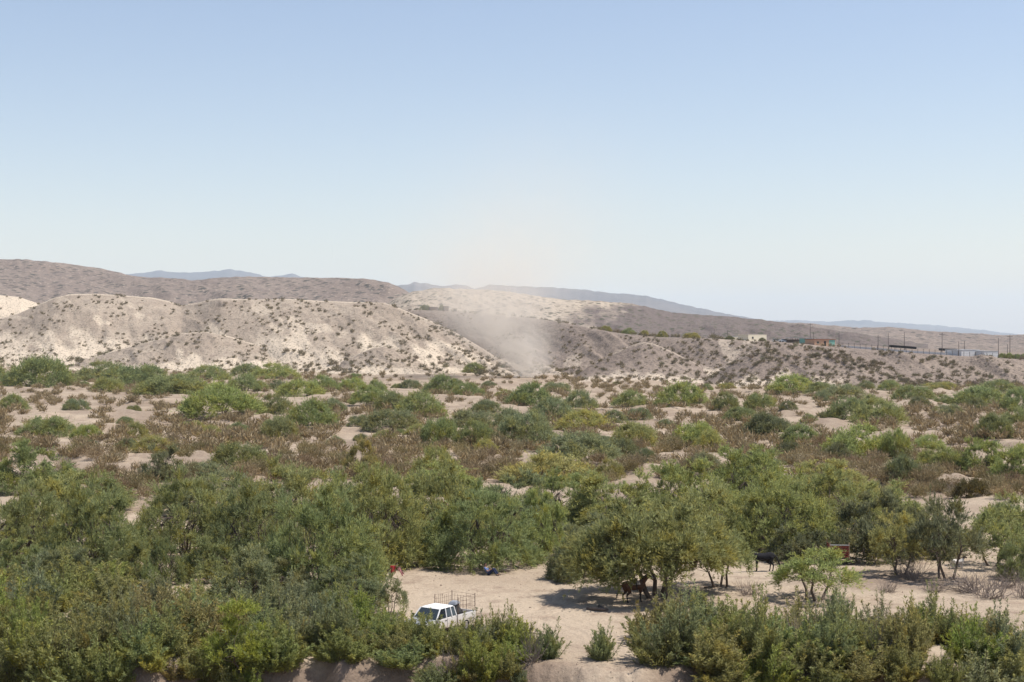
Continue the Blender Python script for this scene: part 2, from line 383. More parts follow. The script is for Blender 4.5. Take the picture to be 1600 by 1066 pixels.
def sand_A(u, v):
    n = fbm(u / 42, v * 4.2, 44, 4); lo = 1 - sstep(0.22, 0.48, v + 0.75 * (n - 0.5))
    crest = sstep(0.955, 0.99, v) * 0.75
    gul = sstep(0.60, 0.72, fbm(u / 34 + v * 2.5, v * 3.5, 45, 4)) * (1 - 0.6 * v)
    return np.clip(np.maximum(lo, np.maximum(crest, gul)), 0, 1)
def sand_B(u, v):
    n = fbm(u / 60, v * 3, 46, 4)
    lo = (1 - sstep(0.2, 0.5, v + 0.7 * (n - 0.5))) * (1 - 0.75 * sstep(1380, 1440, u))
    return np.clip(np.maximum(lo, 0.5 * sstep(0.62, 0.72, fbm(u / 40 - v, v * 2, 47, 3)) * (1 - sstep(1150, 1250, u))), 0, 1)

ridgeB = Ridge('gravel_mesa', M_mesa, [(540, 500), (630, 484), (700, 486), (760, 490), (830, 497), (880, 504), (930, 515), (970, 521), (1030, 527), (1100, 529), (1160, 532), (1200, 534), (1250, 537), (1290, 541), (1340, 545), (1440, 553), (1520, 558), (1600, 562), (1750, 568), (1950, 575)],
      [(540, 900), (700, 800), (800, 700), (900, 630), (1000, 585), (1200, 520), (1400, 498), (1600, 500), (1950, 500)],
      [(540, 1000), (700, 930), (800, 860), (900, 760), (1000, 690), (1100, 640), (1200, 605), (1400, 570), (1600, 556), (1950, 545)], 'mesa', amp=2.6, lam=45, seed=15, plateau=420, nu=520, sandf=sand_B)
ridgeS = Ridge('sand_spur', M_mesa, [(880, 600), (920, 572), (960, 551), (985, 540), (1003, 534), (1022, 537), (1050, 549), (1090, 569), (1130, 598)],
      [(880, 575), (1130, 545)], [(880, 640), (1130, 590)], 'dune', amp=1.4, lam=40, seed=16, nu=220, nv=50, sandf=lambda u, v: np.clip(np.maximum(0.42 * sstep(0.85, 0.97, v), 1 - sstep(0.2, 0.5, v + 0.5 * (fbm(u / 25, v * 3, 3, 3) - 0.5))), 0, 1))
ridgeK = Ridge('gravel_spur', M_mesa, [(1090, 602), (1130, 576), (1160, 556), (1190, 541), (1225, 539), (1270, 543), (1320, 550), (1350, 556), (1380, 570), (1410, 588), (1440, 606)],
      [(1090, 515), (1440, 488)], [(1090, 565), (1440, 525)], 'dune', amp=1.2, lam=38, seed=17, nu=260, nv=50, sandf=lambda u, v: np.clip(np.maximum(0.5 * sstep(0.9, 0.98, v) * (1 - sstep(1190, 1230, u)), 1 - sstep(0.18, 0.42, v + 0.5 * (fbm(u / 25, v * 3, 8, 3) - 0.5))), 0, 1) * (1 - 0.8 * sstep(1290, 1340, u)))
ridgeL = Ridge('sand_bank', M_sandhill, [(-420, 475), (-150, 470), (-40, 462), (0, 461), (30, 464), (60, 474), (90, 490), (140, 515), (220, 560)],
      [(-420, 960), (220, 960)], [(-420, 1180), (220, 1150)], 'dune', amp=3, lam=50, seed=18, nu=200, nv=40, sandf=lambda u, v: 0.9 + 0 * u)
ridgeA = Ridge('sand_hill', M_sandhill, [(-420, 520), (-200, 512), (-80, 508), (0, 498), (30, 489), (60, 476), (85, 465), (110, 459.5), (150, 459), (185, 461), (240, 465), (262, 470), (284, 477), (305, 474), (325, 468.5), (345, 466), (400, 468), (455, 467), (500, 470), (560, 472), (600, 473), (618, 479), (640, 488), (680, 504), (720, 524), (760, 548), (800, 574), (840, 596)],
      [(-420, 830), (0, 830), (200, 815), (400, 745), (600, 690), (800, 645), (840, 640)], [(-420, 990), (0, 990), (284, 985), (345, 930), (600, 860), (720, 790), (840, 690)], 'dune', amp=3.2, lam=62, seed=19, nu=540, nv=80, sandf=sand_A)

sp_sand = lambda u, v: np.clip(np.maximum(0.8 * sstep(0.93, 0.985, v), 1 - sstep(0.22, 0.45, v + 0.6 * (fbm(u / 25, v * 3.5, 12, 3) - 0.5))), 0, 1)
ridgeP = Ridge('sand_hill_spur', M_sandhill, [(60, 584), (120, 566), (180, 548), (240, 532), (285, 521), (320, 518), (360, 526), (420, 545), (480, 566), (530, 586)],
      [(60, 775), (530, 712)], [(60, 850), (530, 785)], 'dune', amp=2.0, lam=38, seed=23, nu=260, nv=50, sandf=sp_sand)
ridgeQ = Ridge('sand_hill_spur', M_sandhill, [(490, 590), (530, 568), (562, 552), (584, 543), (600, 541), (622, 547), (650, 560), (690, 573), (730, 592)],
      [(490, 690), (730, 645)], [(490, 745), (730, 700)], 'dune', amp=1.6, lam=34, seed=24, nu=220, nv=46, sandf=sp_sand)

# ------------------------------------------------------------------ air
def volume_box(name, x0, x1, y0, y1, z0, z1, mat):
    m = MB(); m.box(x0, x1, y0, y1, z0, z1); return ob(name, m.mesh(name, mat))
mh, n, p = new_mat('air'); n.nodes.remove(p)
pv = N(n, 'ShaderNodeVolumePrincipled'); pv.inputs['Color'].default_value = (0.72, 0.86, 0.98, 1); pv.inputs['Density'].default_value = 4.5e-5; pv.inputs['Anisotropy'].default_value = 0.0
n.links.new(pv.outputs[0], n.nodes['Material Output'].inputs['Volume'])
tag(volume_box('haze', -21000, 21000, -300, 31000, -45, 900, mh), 'thin blue desert haze over the distant ranges', 'haze', kind='stuff')

# ------------------------------------------------------------------ plants: meshes
def rand_unit(n, r):
    v = r.normal(size=(n, 3)); return v / np.linalg.norm(v, axis=1, keepdims=True)

def leaf_quads(p, d, L, W, r, nrm=None):
    """rhombic leaves; nrm: the way the leaf faces turn (outwards and up to the light)"""
    n = len(p); d = d / np.maximum(np.linalg.norm(d, axis=1, keepdims=True), 1e-6)
    s = np.cross(d, rand_unit(n, r) if nrm is None else nrm + rand_unit(n, r) * 0.75); s /= np.maximum(np.linalg.norm(s, axis=1, keepdims=True), 1e-6)
    L = L[:, None]; W = W[:, None]
    v = np.stack([p, p + d * L * 0.45 + s * W * 0.5, p + d * L, p + d * L * 0.45 - s * W * 0.5], 1).reshape(-1, 3)
    f = np.arange(n * 4).reshape(n, 4)
    return v, f

def sprays(cent, rad, r, ns, nl, slen, L, W, up=0.35, out=None, droop=0.3, spread=0.75):
    """feathery sprays of small leaves around each lobe centre"""
    k = len(cent)
    d = rand_unit(k * ns, r); d[:, 2] += up
    if out is not None: d += np.repeat(out, ns, 0) * 0.7
    d /= np.linalg.norm(d, axis=1, keepdims=True)
    c = np.repeat(cent, ns, 0); rr = np.repeat(rad, ns)
    start = c + d * (rr * r.uniform(0.1, 0.7, k * ns))[:, None]
    ln = rr * slen * r.uniform(0.6, 1.3, k * ns) * np.where(r.uniform(0, 1, k * ns) < 0.12, 1.8, 1.0)
    t = r.uniform(0, 1, (k * ns, nl))
    P = start[:, None, :] + d[:, None, :] * (ln[:, None] * t)[:, :, None]
    P[:, :, 2] -= droop * (t ** 2) * ln[:, None]
    P = P.reshape(-1, 3) + r.normal(scale=0.03, size=(k * ns * nl, 3))
    D = np.repeat(d, nl, 0) + rand_unit(k * ns * nl, r) * spread
    m = k * ns * nl
    nrm = np.repeat(d, nl, 0) * 0.7 + (np.repeat(out, ns * nl, 0) * 0.5 if out is not None else 0) + np.array([0, 0, 0.55])
    return leaf_quads(P, D, L * r.uniform(0.6, 1.4, m), W * r.uniform(0.6, 1.3, m), r, nrm)

def bent(a, b, r, n=5, wob=0.12, arc=0.0):
    a = np.array(a, float); b = np.array(b, float); L = np.linalg.norm(b - a); o = []
    for i in range(n):
        t = i / (n - 1); q = a + (b - a) * t
        if 0 < i < n - 1: q = q + r.normal(scale=wob * L * 0.35, size=3) * np.array([1, 1, 0.5])
        q[2] += arc * L * math.sin(math.pi * t)
        o.append(tuple(q))
    return o

def make_tree(seed, R, Ht, nlobe, ns, nl, low=0.0, trunks=4, L=0.2, W=0.06, tr=0.11, ry=0.85, skirt=0.25, up=0.45, lean=(0, 0), lob=(0.16, 0.3), name='tree'):
    r = np.random.default_rng(seed)
    a = r.uniform(0, 2 * np.pi, nlobe); q = np.sqrt(r.uniform(0.0, 1, nlobe)) * 0.95
    q = np.where(r.uniform(0, 1, nlobe) < 0.25, 0.72 + 0.25 * r.uniform(0, 1, nlobe), q)
    x = np.cos(a) * q * R + lean[0]; y = np.sin(a) * q * R * ry + lean[1]
    bump = 0.62 + 0.75 * fbm(np.cos(a) * q * 2.2 + seed, np.sin(a) * q * 2.2, seed, 2)
    top = Ht * np.sqrt(np.maximum(0.06, 1 - q ** 2.2)) * bump * 0.9
    lo = low * Ht + (Ht * 0.05)
    u = np.where(r.uniform(0, 1, nlobe) < 0.6, 0.6 + 0.4 * r.uniform(0, 1, nlobe) ** 0.6, r.uniform(0.1, 0.8, nlobe))
    sk = (r.uniform(0, 1, nlobe) < skirt) & (q > 0.55)
    z = np.where(sk, lo + r.uniform(0, 0.7, nlobe) * np.maximum(top - lo, 0.2), lo + u * np.maximum(top - lo, 0.15 * Ht))
    cent = np.stack([x, y, z], 1)
    rad = r.uniform(*lob, nlobe) * Ht
    out = cent - np.array([lean[0], lean[1], Ht * 0.3]); out /= np.linalg.norm(out, axis=1, keepdims=True)
    v, f = sprays(cent, rad, r, ns, nl, 0.75, L, W, up=up, out=out)
    v[:, 2] = np.maximum(v[:, 2], 0.02)
    crown = mesh_np(name + '_crown', v, f, M_leaf)
    m = MB(); anchors = []
    for i in range(trunks):
        an = 2 * math.pi * (i + r.uniform(-0.3, 0.3)) / trunks; fr = r.uniform(0.3, 0.55)
        e = (math.cos(an) * R * fr + lean[0], math.sin(an) * R * fr * ry + lean[1], Ht * r.uniform(0.4, 0.6))
        b = (math.cos(an) * 0.25, math.sin(an) * 0.25, -0.25)
        pts = bent(b, e, r, 6, 0.12, 0.08); m.tube(pts, [tr * (1 - 0.55 * t / 5) for t in range(6)], 7); anchors.append((np.array(e), pts))
    for j in range(nlobe):
        k = min(range(trunks), key=lambda i: np.linalg.norm(anchors[i][0] - cent[j]))
        s = anchors[k][1][int(r.integers(3, 6))]
        m.tube(bent(s, cent[j], r, 4, 0.12), [tr * 0.26, tr * 0.2, tr * 0.14, tr * 0.07], 4)
    return crown, m.mesh(name + '_trunk', M_bark), R, Ht

def make_willow(seed, R, Ht, ncl, nst, nl, L=0.18, W=0.043, name='willow'):
    """bushy clumps of upright leafy shoots of different heights"""
    r = np.random.default_rng(seed); P = []; D = []; m = MB()
    for c in range(ncl):
        a = r.uniform(0, 2 * np.pi); q = math.sqrt(r.uniform(0, 1)) * 0.85 if c else 0.0
        cb = np.array([math.cos(a) * q * R * 0.6, math.sin(a) * q * R * 0.6, -0.1])
        ch = Ht * r.uniform(0.55, 1.0) * (1 - 0.4 * q * q); out = np.array([math.cos(a), math.sin(a), 0]) * q * R * 0.45
        for i in range(nst):
            sp = r.normal(scale=0.16 * R, size=2); h = ch * (r.uniform(0.4, 1.05) if r.uniform() > 0.12 else r.uniform(1.1, 1.35))
            b = cb + np.array([sp[0] * 0.3, sp[1] * 0.3, 0])
            e = cb + out * r.uniform(0.5, 1.3) + np.array([sp[0] * 1.3, sp[1] * 1.3, h])
            ctrl = (b + e) / 2 + np.array([r.normal() * .1, r.normal() * .1, 0.12 * h])
            t = np.concatenate([r.uniform(0.12, 1.0, nl), np.full(5, 1.0)])
            p = ((1 - t) ** 2)[:, None] * b + (2 * t * (1 - t))[:, None] * ctrl + (t ** 2)[:, None] * e
            tan = (2 * (1 - t))[:, None] * (ctrl - b) + (2 * t)[:, None] * (e - ctrl); tan /= np.linalg.norm(tan, axis=1, keepdims=True)
            off = rand_unit(len(t), r) * (0.22 * (1.12 - t))[:, None] * r.uniform(0.2, 1.5, (len(t), 1))
    
            P.append(p + off); D.append(tan * 0.95 + rand_unit(len(t), r) * 0.8)
            if i % 3 == 0: m.tube([tuple(b), tuple((b + e) / 4 + ctrl / 2), tuple(e)], [0.02, 0.014, 0.005], 4)
    P = np.concatenate(P); D = np.concatenate(D); P[:, 2] = np.maximum(P[:, 2], 0.02)
    nrm = P / np.array([R, R, Ht]) * np.array([1, 1, 0.3]) + np.array([0, 0, 0.6])
    v, f = leaf_quads(P, D, L * r.uniform(0.6, 1.35, len(P)), W * r.uniform(0.7, 1.3, len(P)), r, nrm)
    return mesh_np(name + '_foliage', v, f, M_leaf), m.mesh(name + '_stem', M_bark), R, Ht

def make_mound(seed, R, Ht, nlobe, ns, nl, L, W, mat, up=0.7, name='mound', stems=5):
    """a rounded cushion: small leafy lobes all over an uneven dome"""
    r = np.random.default_rng(seed)
    a = r.uniform(0, 2 * np.pi, nlobe); q = np.sqrt(r.uniform(0, 1, nlobe)) * 0.98
    top = Ht * np.sqrt(np.maximum(1 - q ** 2, 0.03)) * (0.72 + 0.5 * fbm(np.cos(a) * q * 1.6 + seed, np.sin(a) * q * 1.6 + 5, seed, 2))
    rad = r.uniform(0.2, 0.34, nlobe) * Ht
    low = r.uniform(0, 1, nlobe) < 0.4
    z = np.where(low, np.maximum(top - rad, 0.1) * r.uniform(0.1, 0.8, nlobe), np.maximum(top - rad * 0.9, 0.08 * Ht))
    cent = np.stack([np.cos(a) * q * R * 0.92, np.sin(a) * q * R * 0.92, z], 1)
    out = cent / np.array([R, R, Ht]); out = out / np.maximum(np.linalg.norm(out, axis=1, keepdims=True), 0.1)
    v, f = sprays(cent, rad, r, ns, nl, 0.85, L, W, up=up, out=out, droop=0.1)
    v[:, 2] = np.maximum(v[:, 2], 0.02)
    fol = mesh_np(name + '_foliage', v, f, mat)
    m = MB()
    for j in range(stems):
        c = cent[j % nlobe]; m.tube(bent((c[0] * 0.15, c[1] * 0.15, -0.3), c, r, 4, 0.1), [0.06, 0.045, 0.03, 0.015], 4)
    return fol, m.mesh(name + '_stem', M_bark), R, Ht

def make_tuft(seed, R, Ht, ntw, nl, L, W, mat, name):
    """a dry shrub: twigs fanning up and out from one foot, thin leaves along them"""
    r = np.random.default_rng(seed)
    a = r.uniform(0, 2 * np.pi, ntw); q = np.sqrt(r.uniform(0, 1, ntw))
    e = np.stack([np.cos(a) * q * R, np.sin(a) * q * R, Ht * (0.55 + 0.45 * r.uniform(0, 1, ntw)) * np.sqrt(1 - 0.72 * q ** 2)], 1)
    b = e * np.array([0.25, 0.25, 0]); t = r.uniform(0.15, 1, (ntw, nl)) ** 0.8
    P = (b[:, None, :] + (e - b)[:, None, :] * t[:, :, None]).reshape(-1, 3) + r.normal(scale=0.06 * R, size=(ntw * nl, 3))
    P[:, 2] = np.maximum(P[:, 2], 0.03)
    D = np.repeat(e - b, nl, 0); D = D / np.linalg.norm(D, axis=1, keepdims=True) + rand_unit(ntw * nl, r) * 0.6
    nrm = np.repeat(e / np.array([R, R, Ht]), nl, 0) + np.array([0, 0, 0.4])
    m = ntw * nl
    v, f = leaf_quads(P, D, L * r.uniform(0.6, 1.4, m), W * r.uniform(0.6, 1.3, m), r, nrm)
    v[:, 2] = np.maximum(v[:, 2], 0.0)
    return mesh_np(name, v, f, mat), None, R, Ht

def make_brush(seed, R, Ht, n, mat, name):
    r = np.random.default_rng(seed); m = MB()
    for i in range(n):
        a = r.uniform(0, 2 * np.pi); b = r.normal(scale=0.18 * R, size=2); el_ = r.uniform(0.15, 1.3)
        L = r.uniform(0.5, 1.0)
        e = np.array([b[0] + math.cos(a) * math.cos(el_) * R * L, b[1] + math.sin(a) * math.cos(el_) * R * L, Ht * math.sin(el_) * L])
        pts = bent((b[0], b[1], -0.05), e, r, 4, 0.1); m.tube(pts, [0.018, 0.014, 0.010, 0.005], 3)
        for k in range(2):
            s = np.array(pts[int(r.integers(1, 3))]); m.tube([tuple(s), tuple(s + (rand_unit(1, r)[0] * 0.5 + (e - s) / max(np.linalg.norm(e - s), .01)) * 0.4 * R)], [0.010, 0.004], 3)
    return m.mesh(name, mat), R, Ht

BIG = [make_tree(100 + i, 5.0, 5.2, 130, 27, 17, low=0.0, trunks=6, tr=0.13, up=0.75, L=0.25, W=0.052, name='mesquite_big', skirt=0.8, lob=(0.12, 0.22)) for i in range(4)]
MED = [make_tree(200 + i, 3.0, 3.6, 75, 25, 17, low=0.0, trunks=5, tr=0.08, up=0.75, L=0.22, W=0.048, name='mesquite', skirt=0.8, lob=(0.13, 0.24)) for i in range(4)]
AIRY = [make_tree(300 + i, 2.0, 4.0, 38, 20, 16, low=0.25, trunks=3, tr=0.085, L=0.18, W=0.045, name='slender_tree', skirt=0.15, up=0.6, lob=(0.1, 0.19)) for i in range(3)]
HORSE_TREE = make_tree(411, 5.2, 6.0, 150, 30, 18, low=0.27, trunks=4, tr=0.17, up=0.7, L=0.25, W=0.054, ry=0.75, name='shade_mesquite', skirt=0.25, lean=(-0.4, 0.3), lob=(0.10, 0.19))
WIL = [make_willow(500 + i, 1.5, 2.7, 8 + i, 12, 105, name='willow') for i in range(6)]
MOUND = [make_mound(600 + i, 2.4, 1.9, 90, 18, 11, 0.19, 0.045, M_leaf, name='mound') for i in range(4)]
BROWN = [make_tuft(700 + i, 0.95, 1.15, 90, 14, 0.17, 0.034, M_dryleaf, 'dry_shrub') for i in range(4)]
CREO = [make_tuft(800 + i, 0.95, 1.2, 45, 8, 0.26, 0.075, M_dryleaf, 'desert_shrub') for i in range(3)]
DEAD = [make_brush(900 + i, 1.6, 1.6, 60, M_twig, 'dead_brush') for i in range(2)]

def place(name, proto, parts, px, py, wpx, hpx, tint, label, cat, group=None, pos=None, yaw=None, rs=None):
    """one plant: an Empty at its foot, its parts sharing mesh data with its kin"""
    r = rs or rng
    if pos is None: x, y, z = on_ground(px, py)
    else: x, y, z = pos
    me1, me2, R, Ht = proto
    s = wpx * y / F / (2 * R); sz = hpx * y / F / Ht
    e = ob(name, None, None, (x, y, z - 0.04), r.uniform(0, 6.28) if yaw is None else yaw, (s, s, sz))
    e.empty_display_size = 0.3
    tl = 0.1 if parts[0] == 'crown' else 0.03
    e.rotation_euler[0] = r.uniform(-tl, tl); e.rotation_euler[1] = r.uniform(-tl, tl); e.location.z -= 0.05 * hpx * y / F
    a = ob(parts[0], me1, e); a.color = (*tint, 1)
    b = ob(parts[1], me2, e); b.color = (0.1, 0.08, 0.06, 1)
    tag(e, label, cat, group)
    return e

def place1(name, me, R, Ht, px, py, wpx, hpx, tint, label, cat, group=None, pos=None, r=rng):
    if pos is None: x, y, z = on_ground(px, py)
    else: x, y, z = pos
    s = wpx * y / F / (2 * R); sz = hpx * y / F / Ht
    o = ob(name, me, None, (x, y, z - 0.03), r.uniform(0, 6.28), (s, s, sz)); o.color = (*tint, 1)
    return tag(o, label, cat, group)

COLS = [(95, 'the left edge'), (190, 'the path mesquite'), (290, 'the sandy path'), (440, 'the tall bright shrub'), (540, 'the dark mesquite'), (632, 'the red cloth'), (715, 'the pickup'), (800, 'the seated person'), (890, 'the dust whirl'), (975, 'the clearing mouth'), (1065, 'the brown horse'), (1150, 'the bare trunk'), (1235, 'the black horse'), (1335, 'the red trailer'), (1440, 'the yellowish tree'), (1525, 'the white goat'), (9999, 'the right edge')]
ORD = 'first second third fourth fifth sixth seventh eighth ninth tenth eleventh twelfth thirteenth fourteenth fifteenth sixteenth seventeenth eighteenth nineteenth twentieth twenty-first twenty-second twenty-third twenty-fourth twenty-fifth twenty-sixth twenty-seventh twenty-eighth twenty-ninth thirtieth thirty-first thirty-second thirty-third thirty-fourth thirty-fifth thirty-sixth thirty-seventh thirty-eighth thirty-ninth fortieth forty-first forty-second forty-third forty-fourth'.split()
pending = []
def later(o, head, zone, px, py): pending.append((o, head, zone, px, py))
def row_word(py, kind):
    if kind == 'flat': return 'at the flat back' if py < 606 else 'on the far flat' if py < 630 else 'mid-flat' if py < 662 else 'on the near flat' if py < 705 else 'behind the thicket'
    if kind == 'bank': return 'in the back row' if py < 925 else 'in the second row' if py < 955 else 'in the third row' if py < 985 else 'in the front row'
    return 'near the crest' if py < 490 else 'on the upper slope' if py < 520 else 'on the lower slope' if py < 555 else 'at the slope foot' if py < 580 else 'below the slope foot'
def write_labels():
    """each label: look, row, the landmark in its column and, where several share these, its order from the left"""
    cells = {}
    for o, head, zone, px, py in pending:
        c = next(nm for lim, nm in COLS if px < lim)
        cells.setdefault((head, row_word(py, zone), c), []).append((px, o))
    for (head, rw, c), L in cells.items():
        L.sort(key=lambda q: q[0])
        for i, (px, o) in enumerate(L):
            o['label'] = head + ' ' + rw + ' in line with ' + c + ('' if len(L) == 1 else ', ' + ORD[min(i, len(ORD) - 1)])

def jit(c, a=0.12, r=rng):
    k = r.uniform(1 - a, 1 + a); return tuple(max(0.005, v * k * r.uniform(1 - a * 0.4, 1 + a * 0.4)) for v in c)

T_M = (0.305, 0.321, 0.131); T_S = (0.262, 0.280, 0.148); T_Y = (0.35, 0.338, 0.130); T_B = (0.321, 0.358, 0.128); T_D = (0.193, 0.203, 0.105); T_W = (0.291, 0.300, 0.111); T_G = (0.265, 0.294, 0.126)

# ------------------------------------------------------------------ mesquite belt
G_T = 'mesquite trees in the belt beyond the clearing'
trees = [
 # px, base, width, height, set, tint, label
 (30, 880, 150, 120, 'B', T_G, 'dense green mesquite at the photo edge above the riverbank shrubs'),
 (150, 892, 165, 140, 'B', T_G, 'wide dense mesquite just left of the narrow sandy path'),
 (95, 830, 150, 85, 'M', T_M, 'green mesquite crown behind the two trees left of the sandy path'),
 (140, 790, 115, 52, 'M', T_M, 'low spreading mesquite at the foot of the eroded bank beside the path'),
 (262, 912, 62, 76, 'M', T_G, 'small round mesquite standing alone in the gap beside the path'),
 (292, 868, 150, 130, 'B', T_M, 'bright green mesquite just right of the narrow sandy path'),
 (335, 800, 190, 70, 'B', T_S, 'long low smooth green mesquite crown below the dark bank bush'),
 (395, 890, 150, 140, 'B', T_G, 'tall mesquite behind the left riverbank shrubs with leafy front'),
 (455, 840, 190, 120, 'B', T_M, 'broad mesquite crown at the top of the left thicket'),
 (500, 925, 190, 165, 'B', T_G, 'large dark mesquite directly behind the tall bright bank shrub'),
 (585, 880, 170, 150, 'B', T_M, 'large mesquite leaning over the hanging red cloth'),
 (560, 815, 130, 85, 'M', T_G, 'mesquite crown below the yellow-green bush with bare dark stem'),
 (385, 945, 120, 90, 'M', T_S, 'blue-green mesquite skirt right of the shaded sand patch'),
 (540, 950, 110, 80, 'M', T_S, 'low mesquite next to the dark blue bundle'),
 (690, 852, 150, 130, 'B', T_M, 'mesquite with forked dark trunks above the white pickup'),
 (755, 882, 172, 124, 'B', T_G, 'full round mesquite shading the seated person'),
 (690, 775, 120, 55, 'M', T_B, 'light green mesquite crown at the back edge of the middle thicket'),
 (800, 835, 150, 95, 'M', T_S, 'blue-green mesquite behind the tree that shades the seated person'),
 (850, 868, 95, 100, 'M', T_B, 'bright green mesquite at the head of the sandy clearing'),
 (885, 815, 150, 80, 'B', T_G, 'dark green mesquite crown above the head of the clearing'),
 (965, 825, 150, 85, 'M', T_M, 'mesquite crown behind the tree where the brown horse stands'),
 (940, 880, 120, 75, 'M', T_S, 'mesquite filling behind the low branches left of the brown horse'),
 (1075, 815, 150, 95, 'B', T_B, 'light green mesquite crown below the pale sandy mound'),
 (1124, 918, 96, 126, 'A', T_M, 'mesquite with one short bare trunk between the two horses'),
 (1100, 860, 150, 110, 'M', T_M, 'mesquite crown behind the single bare trunk'),
 (1170, 800, 150, 100, 'B', T_B, 'tall light mesquite below the dark round bush'),
 (1180, 768, 120, 65, 'M', T_S, 'dark round mesquite at the top of the thicket beside the grey scrub'),
 (1215, 862, 170, 120, 'B', T_B, 'bright mesquite arching over the black horse'),
 (1276, 938, 116, 96, 'A', T_B, 'small fan-shaped tree with three slender stems on the sandy track'),
 (1290, 838, 160, 105, 'B', T_M, 'mesquite behind the red trailer'),
 (1300, 782, 150, 62, 'B', T_Y, 'yellow-green mesquite crown at the top of the thicket'),
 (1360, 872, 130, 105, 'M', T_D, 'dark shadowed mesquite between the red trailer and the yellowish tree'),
 (1370, 815, 130, 70, 'M', T_M, 'green mesquite crown behind the yellowish slender tree'),
 (1408, 898, 80, 115, 'A', T_Y, 'slender yellowish tree with a single trunk beside the sandy track'),
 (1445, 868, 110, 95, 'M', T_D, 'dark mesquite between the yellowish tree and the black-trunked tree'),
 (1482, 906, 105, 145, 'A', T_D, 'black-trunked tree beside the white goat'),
 (1550, 885, 90, 105, 'A', T_M, 'open tree with two leaning dark stems beyond the goat'),
 (1590, 850, 80, 90, 'A', T_G, 'thin tree cut by the photo edge beyond the sandy track'),
 (1597, 905, 70, 70, 'M', T_G, 'bushy green mesquite cut by the photo edge above the bank shrubs'),
 (35, 912, 95, 70, 'M', T_G, 'low leafy mesquite at the photo edge, in front of the dense edge mesquite'),
 (105, 918, 100, 66, 'M', T_S, 'low leafy mesquite beside the silvery dead twigs'),
 (195, 908, 80, 62, 'M', T_G, 'low leafy mesquite beside the narrow path, before the wide one'),
 (330, 905, 90, 66, 'M', T_G, 'low mesquite beside the shaded sand patch'),
 (435, 940, 100, 80, 'M', T_S, 'low mesquite before the tall leafy-front one'),
 (635, 868, 95, 74, 'M', T_M, 'low mesquite between the red cloth and the forked dark trunks'),
 (1050, 870, 110, 70, 'M', T_G, 'mesquite filling behind the leaning trunks over the horse'),
 (1180, 850, 100, 75, 'M', T_G, 'mesquite just behind the black horse head'),
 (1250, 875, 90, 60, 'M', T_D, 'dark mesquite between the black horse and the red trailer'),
 (1580, 825, 90, 45, 'M', T_S, 'low grey-green mesquite on the slope at the photo edge'),
]
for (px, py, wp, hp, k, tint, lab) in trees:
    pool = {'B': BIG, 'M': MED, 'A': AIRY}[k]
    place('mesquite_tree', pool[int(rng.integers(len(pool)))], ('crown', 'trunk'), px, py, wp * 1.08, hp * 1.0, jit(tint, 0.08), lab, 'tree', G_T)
x, y, z = on_ground(1040, 934)
place('mesquite_tree', HORSE_TREE, ('crown', 'trunk'), 1030, 934, 262, 172, (0.285, 0.295, 0.122), 'huge spreading mesquite with leaning trunks shading the brown horse', 'tree', G_T, yaw=0.3)
place('mesquite_tree', MED[1], ('crown', 'trunk'), 905, 905, 95, 85, T_S, 'low mesquite bough touching the sand left of the brown horse', 'tree', G_T)
place('mesquite_tree', AIRY[2], ('crown', 'trunk'), 610, 960, 42, 66, T_S, 'sapling with a thin bare stem just left of the white pickup', 'tree', G_T)

def litter(n, spots, seed):
    """fallen twigs and leaf litter on the ground under the crowns"""
    r = np.random.default_rng(seed); P = []
    for (px, py, wp) in spots:
        x, y, z = on_ground(px, py); R = wp * y / F * 0.62
        a = r.uniform(0, 6.28, n); q = np.sqrt(r.uniform(0, 1, n)) * R
        P.append(np.stack([x + np.cos(a) * q - 0.15 * R, y + np.sin(a) * q], 1))
    P = np.concatenate(P); z = H(P[:, 0], P[:, 1]) + 0.012
    p = np.column_stack([P, z]); d = rand_unit(len(p), r) * np.array([1, 1, 0.12])
    v, f = leaf_quads(p, d, r.uniform(0.08, 0.4, len(p)), r.uniform(0.02, 0.07, len(p)), r, np.tile([0, 0, 3.0], (len(p), 1)))
    return v, f
v_, f_ = litter(260, [(t[0], t[1], t[2]) for t in trees] + [(1030, 934, 262), (905, 905, 95)], 91)
o = tag(ob('leaf_litter', mesh_np('leaf_litter', v_, f_, M_dryleaf)), 'dry leaf litter and twigs strewn under the mesquites', 'litter', kind='stuff'); o.color = (0.17, 0.125, 0.085, 1)

# ------------------------------------------------------------------ riverbank shrubs
G_W = 'leafy shrubs along the riverbank'
bank = []
def row(x0, x1, st, base, h, tint, wid=78):
    x = x0
    while x <= x1:
        bank.append((x + rng.uniform(-14, 14), base + rng.uniform(-8, 8), wid * rng.uniform(0.7, 1.2), h * rng.uniform(0.62, 1.18), (tint, tint, T_G, T_S, (0.30, 0.27, 0.11), (0.30, 0.33, 0.09))[int(rng.integers(6))])); x += st
row(-15, 210, 58, 928, 58, T_W, 92); row(-20, 330, 62, 956, 70, T_W, 98); row(335, 590, 58, 974, 68, T_W, 94)
row(-20, 600, 66, 990, 78, T_W, 104); row(-25, 610, 70, 1018, 84, T_W, 108); row(-10, 460, 62, 1046, 80, T_W, 104); row(-20, 420, 58, 1066, 78, T_W, 104); row(-20, 380, 58, 1090, 80, T_W, 104)
row(625, 730, 50, 1048, 50, T_G, 78); row(800, 870, 42, 1026, 74, T_G, 74); row(300, 600, 52, 1064, 54, T_W, 84); row(740, 860, 62, 1046, 66, T_W, 80)
row(1030, 1120, 50, 992, 70, T_S, 96); row(1125, 1590, 60, 1000, 80, T_W, 96); row(400, 860, 58, 1078, 50, T_W, 84); row(1080, 1440, 62, 1078, 56, T_W, 90); row(1052, 1420, 60, 1030, 88, T_W, 104); row(1130, 1400, 66, 1056, 80, T_W, 104); row(1110, 1380, 66, 1085, 70, T_W, 100)
